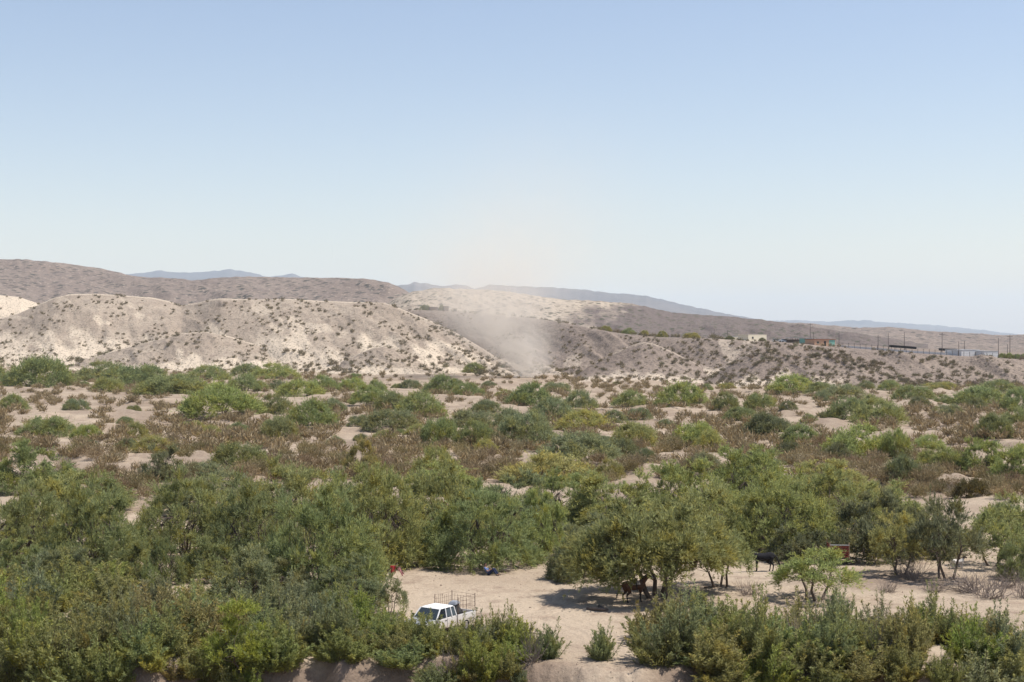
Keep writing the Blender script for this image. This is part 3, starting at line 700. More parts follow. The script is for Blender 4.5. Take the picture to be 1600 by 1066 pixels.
row(1510, 1615, 54, 1032, 92, T_G, 104); row(1545, 1620, 54, 1062, 86, T_W, 104); row(1560, 1620, 54, 1090, 80, T_W, 104); row(1445, 1500, 50, 1003, 72, T_G, 90)
for q_ in ((598, 1004, 70, 58), (628, 1010, 70, 54), (655, 1016, 72, 60), (686, 1020, 72, 62), (716, 1022, 68, 62), (744, 1022, 62, 62), (768, 1014, 56, 68), (800, 1018, 60, 70)): bank.append((*q_, T_W))
for q_ in ((425, 1058, 84, 58), (480, 1064, 88, 56), (535, 1062, 84, 54), (590, 1066, 84, 52), (645, 1068, 80, 50), (1180, 1072, 84, 56), (1330, 1076, 84, 56), (1410, 1072, 80, 58), (1530, 1082, 84, 60)): bank.append((*q_, T_W))
bank.append((936, 1028, 56, 62, T_G)); bank.append((1476, 1066, 62, 56, T_W)); bank.append((490, 1060, 40, 45, T_W)); bank.append((810, 1062, 30, 30, T_S)); bank.append((238, 925, 34, 55, T_G))
for (px, py, wp, hp, tint) in bank:
    if abs(px - 936) < 0.01: lab = 'single upright leafy shrub on the sand path below the brown horse'
    elif abs(px - 1476) < 0.01: lab = 'small round leafy shrub alone on bare sand at the bottom edge'
    elif abs(px - 238) < 0.01: lab = 'narrow dark shrub beside the small round mesquite by the path'
    else:
        look = 'short' if hp < 62 else ('tall' if hp > 84 else 'leafy')
        lab = None
    e_ = place('bank_shrub', WIL[int(rng.integers(len(WIL)))], ('foliage', 'stem'), px, py, wp * 1.1, hp * 1.06, jit(tint, 0.14), lab, 'shrub', G_W)
    if lab is None: later(e_, look + ' bank shrub', 'bank', px, py - hp * 0.6)
place('bank_shrub', AIRY[0], ('foliage', 'stem'), 372, 1042, 105, 118, (0.31, 0.345, 0.075), 'tall bright yellow-green shrub standing above the left bank shrubs', 'shrub', G_W)

# ------------------------------------------------------------------ green shrub mounds of the flat
greens = [
 (73,678,80,30,T_G),(135,684,44,22,T_B),(213,686,40,24,T_Y),(240,705,64,22,T_Y),(255,752,68,58,T_S),(50,766,120,80,T_G),(375,732,85,44,T_G),(345,652,120,44,T_B),(285,617,75,22,T_G),
 (22,563,42,22,T_B),(62,604,95,50,T_G),(165,593,80,26,T_G),(212,604,98,36,T_G),(170,612,46,24,T_B),(225,571,36,18,T_B),(248,561,30,15,T_B),(278,563,30,15,T_B),(340,570,58,23,T_B),(385,586,50,20,T_G),(325,593,62,20,T_G),(275,619,110,36,T_G),(385,612,60,24,T_G),(-20,600,60,35,T_G),
 (430,591,68,22,T_B),(435,609,34,14,T_S),(470,619,68,28,T_B),(506,611,44,22,T_G),(550,611,42,22,T_B),(587,613,34,18,T_G),(642,607,32,15,T_S),(690,614,56,26,T_G),(731,619,52,19,T_G),(741,584,36,16,T_G),(578,632,54,26,T_B),(612,639,52,30,T_G),(655,650,76,34,T_G),(430,649,58,30,T_G),(488,668,80,40,T_G),(437,688,60,40,T_G),(612,669,80,32,T_S),(690,693,62,42,T_G),(745,667,80,28,T_S),(566,742,58,58,T_Y),(682,747,72,44,T_Y),(795,672,50,36,T_S),
 (828,633,68,32,T_G),(862,656,70,32,T_S),(905,641,54,28,T_S),(985,634,54,22,T_G),(1065,635,82,34,T_B),(1135,641,42,26,T_G),(1188,641,50,28,T_G),(1156,657,52,22,T_G),(1000,656,38,20,T_S),(820,692,84,52,T_S),(912,673,86,30,T_Y),(990,696,72,38,T_Y),(1085,697,66,40,T_B),(1110,703,48,28,T_Y),(1192,681,62,34,T_D),(905,724,126,44,T_S),(970,717,52,34,T_D),(1008,721,36,22,T_D),(860,752,140,40,T_Y),(745,690,60,30,T_G),
 (1238,613,70,24,T_B),(1280,616,42,18,T_G),(1320,623,64,24,T_S),(1288,627,34,17,T_S),(1428,624,60,24,T_G),(1437,634,30,16,T_D),(1530,633,80,32,T_G),(1525,641,34,16,T_D),(1592,641,55,32,T_G),(1468,608,52,12,T_Y),(1330,656,70,36,T_G),(1376,661,80,34,T_G),(1207,681,60,32,T_D),(1250,695,66,30,T_G),(1342,716,100,48,T_B),(1402,716,46,48,T_B),(1308,722,46,28,T_D),(1552,684,54,40,T_G),(1450,703,46,22,T_B),(1470,727,66,32,T_B),(1532,737,66,54,T_B),(1582,756,76,64,T_B),(1412,752,60,42,T_D),(1520,779,52,34,(0.15,0.125,0.05)),(1230,716,40,28,T_D),(1590,660,50,28,T_G),(1480,650,46,20,T_S),
 (120,640,40,18,T_S),(20,640,46,22,T_G),(560,665,36,18,T_S),(960,660,40,18,T_S),(1040,668,30,14,T_S),(870,612,44,16,T_S),(1390,608,36,14,T_G),(760,640,46,20,T_S),(520,640,40,18,T_S),(955,745,44,26,T_Y),(1100,740,70,30,T_S),(305,745,60,24,T_S),(1560,612,50,20,T_G),(1360,632,36,14,T_G),
]
rg = np.random.default_rng(404)
for _ in range(90):
    py = 590 + 125 * rg.uniform() ** 1.2; px = rg.uniform(-10, 1610)
    if any(abs(px - g[0]) < g[2] * 0.55 and abs(py - g[1]) < 9 for g in greens): continue
    wd = rg.uniform(16, 34) * (0.7 + (py - 590) / 160)
    greens.append((px, py, wd, wd * rg.uniform(0.36, 0.5), (T_S, T_G, T_G, T_D, T_Y)[int(rg.integers(5))]))
G_G = 'green shrub mounds on the sandy flat'
def tint_word(t): return {T_Y: 'yellow-green', T_B: 'bright green', T_S: 'grey-green', T_D: 'dark olive', T_G: 'mid-green'}.get(t, 'olive-brown')
for (px, py, wp, hp, tint) in greens:
    size = 'broad' if wp >= 76 else ('small' if wp < 44 else 'rounded')
    pr = MOUND[int(rng.integers(len(MOUND)))] if (hp < 54 or px == 62) else MED[int(rng.integers(len(MED)))]
    e_ = place('shrub_mound', pr, ('foliage', 'stem'), px, py, wp * 1.08, hp * 0.98, jit(tint, 0.1), None, 'shrub', G_G); later(e_, size + ' ' + tint_word(tint) + ' shrub', 'flat', px, py - hp * 0.4)

# ------------------------------------------------------------------ rust-brown dry shrubs of the flat
T_R = (0.285, 0.222, 0.125)
browns = []
occ = [(g[0], g[1] - g[3] * 0.4, g[2] * 0.36, g[3] * 0.36) for g in greens]
tr2 = np.random.default_rng(31)
tries = 0
while len(browns) < 2300 and tries < 30000:
    tries += 1
    py = 574 + 206 * tr2.uniform(0, 1) ** 1.7; px = tr2.uniform(-60, 1660)
    if py < 574 + 30 * (px / 1600): continue
    if py > 755 and not (1380 < px or (150 < px < 240)): continue
    dens = float(fbm(px / 90, py / 26, 61, 3))
    if tr2.uniform() > 0.42 + 2.6 * (dens - 0.40) + 0.25 * max(0, (640 - py) / 60): continue
    if any(abs(px - a) < c and abs(py - b) < d for a, b, c, d in occ): continue
    y = 17.6 * F / (py - HZ); s = tr2.uniform(0.75, 1.55)
    browns.append((px, py, 2.35 * s * F / y, 1.4 * s * tr2.uniform(0.8, 1.2) * F / y))
browns.sort(key=lambda b: -b[2] * b[3])
G_B = 'rust-brown dry shrubs on the sandy flat'
def stuff_mesh(items, protos, mat, name, label, cat, sub=1.0):
    """small far plants beyond the 300 that show largest: real geometry, one mesh"""
    arr = []
    for me in protos:
        v = np.empty(len(me.vertices) * 3, np.float32); me.vertices.foreach_get('co', v); arr.append(v.reshape(-1, 4, 3))
    V = []
    for (x, y, z, s, sz) in items:
        q = arr[int(tr2.integers(len(arr)))]
        k = max(20, int(len(q) * sub)); q = q[tr2.permutation(len(q))[:k]]
        a = tr2.uniform(0, 6.28); c, sn = math.cos(a), math.sin(a)
        p = q.reshape(-1, 3); b = 1.0 / math.sqrt(sub) if sub < 1 else 1.0
        cen = np.repeat(q.mean(1), 4, 0); p = cen + (p - cen) * b
        V.append(np.stack([(p[:, 0] * c - p[:, 1] * sn) * s + x, (p[:, 0] * sn + p[:, 1] * c) * s + y, p[:, 2] * sz + z], 1))
    V = np.concatenate(V); f = np.arange(len(V)).reshape(-1, 4)
    o = tag(ob(name, mesh_np(name, V, f, mat)), label, cat, kind='stuff'); return o
far_items = []
bx_, by_, bz_ = on_ground_v([b[0] for b in browns], [b[1] for b in browns])
for i, (px, py, wp, hp) in enumerate(browns):
    x, y, z = float(bx_[i]), float(by_[i]), float(bz_[i])
    if i < 300 and -20 < px < 1620:
        c = T_R if tr2.uniform() < 0.75 else (0.225, 0.19, 0.085)
        e_ = place1('dry_shrub', BROWN[int(rng.integers(4))][0], 1.0, 1.15, px, py, wp, hp, jit(c, 0.15), None, 'shrub', G_B, pos=(x, y, z)); later(e_, 'rust-brown dry shrub', 'flat', px, py - hp * 0.4)
    else:
        far_items.append((x, y, z, wp * y / F / 2, hp * y / F / 1.15))
o = stuff_mesh(far_items, [b[0] for b in BROWN], M_dryleaf, 'dry_scrub', 'rust-brown dry scrub covering the far sandy flat', 'scrub', sub=0.09); o.color = (*T_R, 1)

# ------------------------------------------------------------------ dark shrubs on the slopes
hb = []
def scatter(ridge, n, u0, u1, v0, v1, smin=0.8, smax=1.7, seed=1, clump=0.42):
    r = np.random.default_rng(seed); c = 0; t = 0
    while c < n and t < n * 12:
        t += 1
        u = r.uniform(u0, u1); v = r.uniform(v0, v1)
        if float(fbm(u / 30, v * 5, seed + 3, 3)) < clump: continue
        p = ridge.point(u, v)
        if p.z < float(H(p.x, p.y)) - 0.1: continue
        s = r.uniform(smin, smax); hb.append((p.x, p.y, p.z, s * 1.0, s * r.uniform(0.8, 1.1))); c += 1
scatter(ridgeA, 950, -40, 830, 0.0, 1.0, 0.5, 1.7, 201, 0.44)
scatter(ridgeP, 170, 80, 520, 0.0, 1.0, 0.6, 1.8, 211, 0.4); scatter(ridgeQ, 110, 500, 720, 0.0, 1.0, 0.6, 1.7, 212, 0.4)
scatter(ridgeA, 160, -40, 780, 0.0, 0.22, 1.2, 2.6, 205, 0.3)
scatter(ridgeB, 900, 640, 1640, 0.0, 1.0, 0.5, 1.4, 202, 0.45)
scatter(ridgeB, 260, 820, 1640, 0.0, 0.3, 0.9, 1.7, 206, 0.3)
scatter(ridgeS, 120, 890, 1120, 0.0, 0.95, 0.7, 1.5, 203, 0.3)
scatter(ridgeK, 420, 1100, 1430, 0.0, 0.97, 0.7, 1.4, 204, 0.3)
scatter(ridgeL, 40, -30, 150, 0.3, 1.0, 1.0, 1.8, 207, 0.3)
scatter(ridgeB, 60, 640, 1150, 1.0, 1.2, 1.0, 2.4, 208, 0.3)
hb.sort(key=lambda b: -(b[3] * b[4]) / (b[1] * b[1]))
G_H = 'dark desert shrubs on the sand hills and mesa slopes'
T_C = (0.205, 0.172, 0.105)
rest = []; k = 0
for (x, y, z, s, sz) in hb:
    px, py = px_of(x, y), py_of(z + 0.5 * sz, y)
    if k < 300 and 0 < px < 1600:
        me = CREO[k % 3][0]; o = ob('desert_shrub', me, None, (x, y, z - 0.05), tr2.uniform(0, 6.28), (s, s, sz)); o.color = (*jit(T_C, 0.2), 1)
        tag(o, None, 'shrub', G_H); later(o, 'dark desert shrub', 'hill', px, py); k += 1
    else: rest.append((x, y, z - 0.05, s, sz))
o = stuff_mesh(rest, [c[0] for c in CREO], M_dryleaf, 'desert_scrub', 'small dark scrub dotting the sand hills and mesa slopes', 'scrub', sub=0.17); o.color = (*T_C, 1)

# ------------------------------------------------------------------ dead brush, logs, stones
G_D = 'dead leafless brush near the riverbank'
dead = [(1520, 925, 110, 42, 'tangled grey dead brush below the white goat'), (1572, 918, 70, 40, 'dead brush with upright stick at the photo edge below the goat'), (1430, 905, 80, 45, 'leafless reddish brush between the yellowish tree and black-trunked tree'),
        (1170, 930, 60, 30, 'dead brush clump beside the sandy track below the black horse'), (50, 868, 60, 52, 'pale bare twigs standing in front of the far left mesquite'), (178, 905, 90, 42, 'dead brush at the foot of the mesquite left of the path'), (15, 905, 50, 40, 'bare dead brush at the left photo edge'), (1500, 770, 60, 22, 'grey dead scrub on the eroded mound near the photo edge'), (105, 912, 60, 30, 'silvery dead twigs between bank shrubs and mesquite'),
        (1548, 935, 90, 44, 'wide tangle of dead brush above the bank shrubs near the photo edge'), (1600, 935, 70, 46, 'dead brush cut off by the photo edge'), (1460, 925, 60, 30, 'low dead brush under the black-trunked tree'), (1385, 925, 50, 26, 'small dead brush below the yellowish slender tree'),
        (215, 1020, 70, 60, 'dead twigs poking out of the bank shrubs near the tall bright shrub'), (90, 1035, 80, 66, 'dead twigs poking out of the bank shrubs near the photo corner'), (470, 1010, 70, 66, 'dead reddish twigs among bank shrubs before the large dark mesquite'), (1250, 1020, 70, 80, 'dead stems rising among bank shrubs below the fan-shaped tree'), (1360, 1030, 70, 80, 'dead stems rising among bank shrubs below the yellowish tree'), (700, 1040, 60, 56, 'dead twigs hanging over the bank below the white pickup'), (830, 1035, 60, 70, 'dead twigs in the shrubs beside the clearing mouth')]
for i, (px, py, wp, hp, lab) in enumerate(dead):
    place1('dead_brush', DEAD[i % 2][0], 1.6, 1.6, px, py, wp, hp, (0.2, 0.17, 0.15), lab, 'brush', G_D)
def log(pts, r0, mat, lab, cat='log', name='log'):
    m = MB(); q = [on_ground(*p) for p in pts]
    P = [(a, b, c + r0 * 0.7) for a, b, c in q]
    m.tube([tuple(P[0])] + [tuple((Vector(P[i]) + Vector(P[i + 1])) / 2 + Vector((0, 0, 0.03))) for i in range(len(P) - 1)] + [tuple(P[-1])], [r0] + [r0 * 0.85] * (len(P) - 1) + [r0 * 0.5], 8)
    tag(ob(name, m.mesh(name, mat, smooth=True)), lab, cat)
log([(918, 953), (935, 956), (950, 955)], 0.13, M_log, 'dark fallen log lying in the horse tree shade')
log([(936, 949), (945, 954)], 0.10, M_log, 'short black log stump end beside the fallen log')
log([(780, 894), (797, 893)], 0.16, M_wood, 'pale weathered log beside the seated person')
log([(796, 882), (822, 892)], 0.05, M_wood, 'thin pale branch on the sand beyond the seated person')
log([(603, 901), (612, 905), (622, 906)], 0.05, M_log, 'thin dark branch on the sand below the hanging red cloth')
log([(1100, 919), (1118, 918), (1134, 915)], 0.06, M_log, 'thin fallen branch at the single bare trunk')
log([(1425, 671), (1450, 673), (1480, 675)], 0.22, M_wood, 'long pale driftwood log on the sandy flat')

# ------------------------------------------------------------------ white pickup
M_white = plain('white_paint', (0.74, 0.74, 0.72), 0.35, var=0.10, scale=3, spec=0.5)
def dusty(name, col, dust, z0, z1):
    m, n, p = new_mat(name); L = n.links.new; tc = N(n, 'ShaderNodeTexCoord'); sx = N(n, 'ShaderNodeSeparateXYZ'); L(tc.outputs['Object'], sx.inputs[0])
    no = N(n, 'ShaderNodeTexNoise'); no.inputs['Scale'].default_value = 4.0; no.inputs['Detail'].default_value = 6; L(tc.outputs['Object'], no.inputs['Vector'])
    a = N(n, 'ShaderNodeMath', operation='MULTIPLY_ADD'); L(no.outputs['Fac'], a.inputs[0]); a.inputs[1].default_value = -0.7; L(sx.outputs[2], a.inputs[2])
    r = N(n, 'ShaderNodeMapRange'); L(a.outputs[0], r.inputs[0]); r.inputs[1].default_value = z0; r.inputs[2].default_value = z1; r.inputs[3].default_value = 0.85; r.inputs[4].default_value = 0.12
    mx = N(n, 'ShaderNodeMix', data_type='RGBA'); L(r.outputs[0], mx.inputs['Factor']); mx.inputs[6].default_value = (*col, 1); mx.inputs[7].default_value = (*dust, 1); L(mx.outputs[2], p.inputs['Base Color'])
    p.inputs['Roughness'].default_value = 0.45; p.inputs['Specular IOR Level'].default_value = 0.4; return m
M_white = dusty('white_paint_dusty', (0.72, 0.72, 0.70), (0.42, 0.34, 0.26), 0.15, 0.95)
M_hood = plain('faded_shaded_hood', (0.27, 0.28, 0.29), 0.55, var=0.12, scale=3, spec=0.5)  # faded hood paint, with the hood's shade mixed into the grey
M_black = plain('black_rubber', (0.025, 0.025, 0.025), 0.8, var=0.2)
M_steel = plain('dull_steel', (0.30, 0.29, 0.28), 0.45, metal=0.6, var=0.2)
M_rust = plain('rusty_pipe', (0.12, 0.075, 0.055), 0.8, var=0.35)
M_lamp = plain('lamp_glass', (0.75, 0.75, 0.72), 0.15, spec=0.6, var=0.05)
M_tan = plain('tan_lining', (0.42, 0.31, 0.20), 0.8, var=0.15)
mg, n, p = new_mat('car_glass'); p.inputs['Base Color'].default_value = (0.035, 0.045, 0.05, 1); p.inputs['Roughness'].default_value = 0.06; p.inputs['Specular IOR Level'].default_value = 0.6
M_glass = mg
mgh, n, p = new_mat('clear_glass'); n.nodes.remove(p)
gl = N(n, 'ShaderNodeBsdfGlossy'); gl.inputs['Roughness'].default_value = 0.05; tb = N(n, 'ShaderNodeBsdfTransparent'); tb.inputs[0].default_value = (0.75, 0.8, 0.8, 1)
mxs = N(n, 'ShaderNodeMixShader'); fr = N(n, 'ShaderNodeFresnel'); fr.inputs[0].default_value = 1.45
n.links.new(fr.outputs[0], mxs.inputs[0]); n.links.new(tb.outputs[0], mxs.inputs[1]); n.links.new(gl.outputs[0], mxs.inputs[2]); n.links.new(mxs.outputs[0], n.nodes['Material Output'].inputs['Surface'])

def panel(c, off=0.006, th=0.012):
    """thin glass panel from four corners (list of Vectors)"""
    c = [Vector(q) for q in c]; nn = (c[1] - c[0]).cross(c[3] - c[0]).normalized()
    m = MB(); m.add([q + nn * off for q in c] + [q - nn * (th - off) for q in c], [(0, 1, 2, 3), (7, 6, 5, 4)] + [(i, i + 4, (i + 1) % 4 + 4, (i + 1) % 4) for i in range(4)]); return m

def build_truck():
    x, y, z = on_ground(682, 991)
    t = ob('pickup_truck', None, None, (x, y, z + 0.02), math.radians(-125), (0.94, 0.94, 0.94))
    tag(t, 'white extended-cab pickup with a pipe rack on its bed, parked behind bank shrubs', 'pickup truck')
    m = MB(); m.prism([(-0.92, 0.48), (2.5, 0.48), (2.58, 0.6), (2.58, 0.92), (2.5, 1.0), (1.28, 1.10), (1.2, 1.12), (-0.92, 1.14)], -0.96, 0.96, [0.03, 0.03, 0.02, 0.02, 0.05, 0.04, 0.03, 0.03])
    body = ob('body', m.mesh('truck_body', M_white, 0.035), t)
    m = MB(); m.prism([(1.22, 1.105), (2.46, 1.005), (2.52, 1.035), (2.3, 1.09), (1.22, 1.155)], -0.78, 0.78, [0, 0, 0.05, 0.05, 0.05]); ob('hood', m.mesh('truck_hood', M_hood, 0.02), t)
    # cab: pillars and roof, open between
    zb, zt = 1.13, 1.70; wb, wt = 0.92, 0.76
    fb, ft, rb_, rt = 1.18, 0.62, -0.90, -0.80
    m = MB()
    m.prism([(ft + 0.04, zt - 0.005), (rt - 0.02, zt), (rt + 0.05, zt + 0.065), (ft - 0.12, zt + 0.07)], -wt - 0.02, wt + 0.02, [0, 0, 0.1, 0.1]); ob('roof', m.mesh('truck_roof', M_white, 0.03), t)
    for s in (-1, 1):
        m = MB()
        for (a, b) in (((fb, zb), (ft, zt)), ((0.16, zb), (0.10, zt)), ((-0.42, zb), (-0.40, zt)), ((rb_ + 0.03, zb), (rt + 0.03, zt))):
            m.tube([(a[0], s * wb, a[1] - 0.02), (b[0], s * wt, b[1] + 0.01)], 0.048, 6)
        ob('pillar', m.mesh('truck_pillar', M_white), t)
        d = MB()
        d.box(0.12, 1.15, s * 0.945 - 0.03, s * 0.945 + 0.03, 0.55, 1.12); dr = ob('door', d.mesh('truck_door', M_white, 0.02), t)
        sm_ = MB(); sm_.box(0.095, 0.118, s * 0.962 - 0.006, s * 0.962 + 0.006, 0.56, 1.10); sm_.box(1.152, 1.172, s * 0.962 - 0.006, s * 0.962 + 0.006, 0.56, 1.08); ob('door_seam', sm_.mesh('door_seam', M_black), t)
        h = MB(); h.box(0.2, 0.36, s * 0.985 - 0.015, s * 0.985 + 0.015, 0.98, 1.01); ob('handle', h.mesh('door_handle', M_black), dr)
        def q(xa, za): u = (za - zb) / (zt - zb); return (xa, s * (wb + (wt - wb) * u), za)
        fw = panel([q(1.10, zb + 0.03), q(0.18, zb + 0.03), q(0.14, zt - 0.03), q(0.60, zt - 0.03)]); ob('side_window', fw.mesh('side_window', mgh), t)
        fw = panel([q(0.10, zb + 0.05), q(-0.36, zb + 0.05), q(-0.34, zt - 0.05), q(0.06, zt - 0.05)]); ob('quarter_window', fw.mesh('quarter_window', M_glass), t)
        fw = panel([q(-0.47, zb + 0.05), q(-0.82, zb + 0.05), q(-0.74, zt - 0.05), q(-0.45, zt - 0.05)]); ob('quarter_window', fw.mesh('quarter_window', M_glass), t)
        mi = MB(); mi.box(0.98, 1.08, s * 1.06 - 0.09, s * 1.06 + 0.09, 1.16, 1.36); mi.tube([(1.02, s * 0.94, 1.16), (1.02, s * 1.04, 1.2)], 0.015, 5); ob('mirror', mi.mesh('truck_mirror', M_black, 0.02), t)
    wsd = panel([(fb - 0.02, -0.87, zb + 0.02), (fb - 0.02, 0.87, zb + 0.02), (ft + 0.03, 0.72, zt - 0.03), (ft + 0.03, -0.72, zt - 0.03)]); ob('windshield', wsd.mesh('windshield', M_glass), t)
    rwd = panel([(rb_ + 0.02, 0.85, zb + 0.03), (rb_ + 0.02, -0.85, zb + 0.03), (rt + 0.0, -0.7, zt - 0.03), (rt + 0.0, 0.7, zt - 0.03)]); ob('rear_window', rwd.mesh('rear_window', M_glass), t)
    m = MB(); m.box(-0.3, 0.25, -0.8, 0.8, 1.12, 1.42); m.box(-0.42, -0.28, -0.8, 0.8, 1.12, 1.6); ob('seat', m.mesh('truck_seat', M_tan, 0.05), t)
    # bed
    b = MB(); b.box(-2.85, -0.98, -0.90, 0.90, 0.60, 0.66); b.box(-2.85, -0.98, 0.90, 0.965, 0.52, 1.13); b.box(-2.85, -0.98, -0.965, -0.90, 0.52, 1.13); b.box(-1.04, -0.98, -0.895, 0.895, 0.665, 1.13)
    ob('bed', b.mesh('truck_bed', M_white), t)
    b = MB(); b.box(-2.92, -2.86, -0.90, 0.90, 0.6, 1.12); ob('tailgate', b.mesh('truck_tailgate', M_white, 0.015), t)
    b = MB(); b.box(-3.02, -2.93, -0.9, 0.9, 0.45, 0.58); ob('bumper', b.mesh('rear_bumper', M_steel, 0.02), t)
    b = MB(); b.box(2.59, 2.70, -0.95, 0.95, 0.44, 0.60); ob('bumper', b.mesh('front_bumper', M_steel, 0.02), t)
    g = MB()
    for k in range(5): g.box(2.575, 2.60, -0.56, 0.56, 0.66 + k * 0.05, 0.69 + k * 0.05)
    g.box(2.57, 2.588, -0.6, 0.6, 0.64, 0.92); ob('grille', g.mesh('grille', M_black), t)
    for s in (-1, 1):
        h = MB(); h.box(2.57, 2.605, s * 0.75 - 0.13, s * 0.75 + 0.13, 0.68, 0.88); ob('headlight', h.mesh('headlight', M_lamp, 0.02), t)
    for xw in (1.72, -1.85):
        for s in (-1, 1):
            wv = MB(); prof = [(0.20, -0.09), (0.33, -0.11), (0.37, -0.07), (0.37, 0.07), (0.33, 0.11), (0.20, 0.09)]
            v = []; f = []; K = 22
            for k in range(K):
                a = 2 * math.pi * k / K
                for r_, o_ in prof: v.append((xw + r_ * math.cos(a), s * 0.87 + o_, 0.36 + r_ * math.sin(a)))
            for k in range(K):
                for j in range(6): f.append((k * 6 + j, k * 6 + (j + 1) % 6, ((k + 1) % K) * 6 + (j + 1) % 6, ((k + 1) % K) * 6 + j))
            wv.add(v, f); wh = ob('wheel', wv.mesh('tyre', M_black, smooth=True), t)
            rr = MB(); rr.cyl((xw, s * 0.80, 0.36), (xw, s * 0.95, 0.36), 0.205, 18); ob('rim', rr.mesh('rim', M_steel), wh)
    # pipe rack
    rk = MB(); z0, z1 = 1.13, 2.25
    posts = [(-1.02, 0.93), (-2.82, 0.93), (-1.02, -0.93), (-2.82, -0.93)]
    for (px_, py_) in posts:
        q = MB(); q.tube([(px_, py_, z0), (px_, py_, z1)], 0.024, 6); ob('rack_post', q.mesh('rack_post', M_rust), t)
    rr2 = np.random.default_rng(5)
    def side(a, b, nv_):
        q = MB(); a = np.array(a); b = np.array(b)
        for h in (0.28, 0.55, 0.82, 1.05): q.tube([(*a, z0 + h + rr2.uniform(-.03, .03)), (*((a + b) / 2), z0 + h + rr2.uniform(-.05, .03)), (*b, z0 + h + rr2.uniform(-.03, .03))], 0.008, 4)
        for k in range(1, nv_): c = a + (b - a) * k / nv_; q.tube([(*c, z0 + 0.02), (*c, z0 + rr2.uniform(0.8, 1.1))], 0.008, 4)
        ob('rack_panel', q.mesh('rack_panel', M_rust), t)
    side((-1.02, -0.93), (-2.82, -0.93), 9); side((-2.82, -0.93), (-2.82, 0.93), 8); side((-1.02, 0.93), (-2.82, 0.93), 4)
    L = capsules([((-0.25, -0.2, 0.26), 0.26, (0.25, -0.2, 0.26), 0.24), ((-0.25, 0.2, 0.26), 0.26, (0.25, 0.2, 0.26), 0.24), ((-0.2, 0, 0.55), 0.24, (0.2, 0, 0.52), 0.22)], 0.03, M_black, 'load')
    M_ = t.matrix_basis.copy()
    lo = ob('bundle', L, None, M_ @ Vector((-1.48, 0.28, 0.665)), math.radians(-118), (1, 1, 1.35))
    tag(lo, 'dark rounded bundle standing in the white pickup bed', 'bundle')
    cv = MB(); cv.prism([(-0.34, 0.72), (0.34, 0.70), (0.2, 0.83), (-0.2, 0.85)], -0.27, 0.27, [0, 0, 0.06, 0.06]); ob('cover', cv.mesh('bundle_cover', plain('grey_cover', (0.22, 0.23, 0.25), 0.5), 0.03), lo)
build_truck()

# ------------------------------------------------------------------ horses and goats
def coat(name, col, dark, zlo, zhi, ref='Generated'):
    m, n, p = new_mat(name); tc = N(n, 'ShaderNodeTexCoord'); sx = N(n, 'ShaderNodeSeparateXYZ'); n.links.new(tc.outputs['Object'], sx.inputs[0])
    r = N(n, 'ShaderNodeMapRange'); r.inputs[1].default_value = zlo; r.inputs[2].default_value = zhi; n.links.new(sx.outputs[2], r.inputs[0])
    mx = N(n, 'ShaderNodeMix', data_type='RGBA'); n.links.new(r.outputs[0], mx.inputs['Factor']); mx.inputs[6].default_value = (*dark, 1); mx.inputs[7].default_value = (*col, 1)
    n.links.new(mx.outputs[2], p.inputs['Base Color']); p.inputs['Roughness'].default_value = 0.55; p.inputs['Specular IOR Level'].default_value = 0.3
    return m

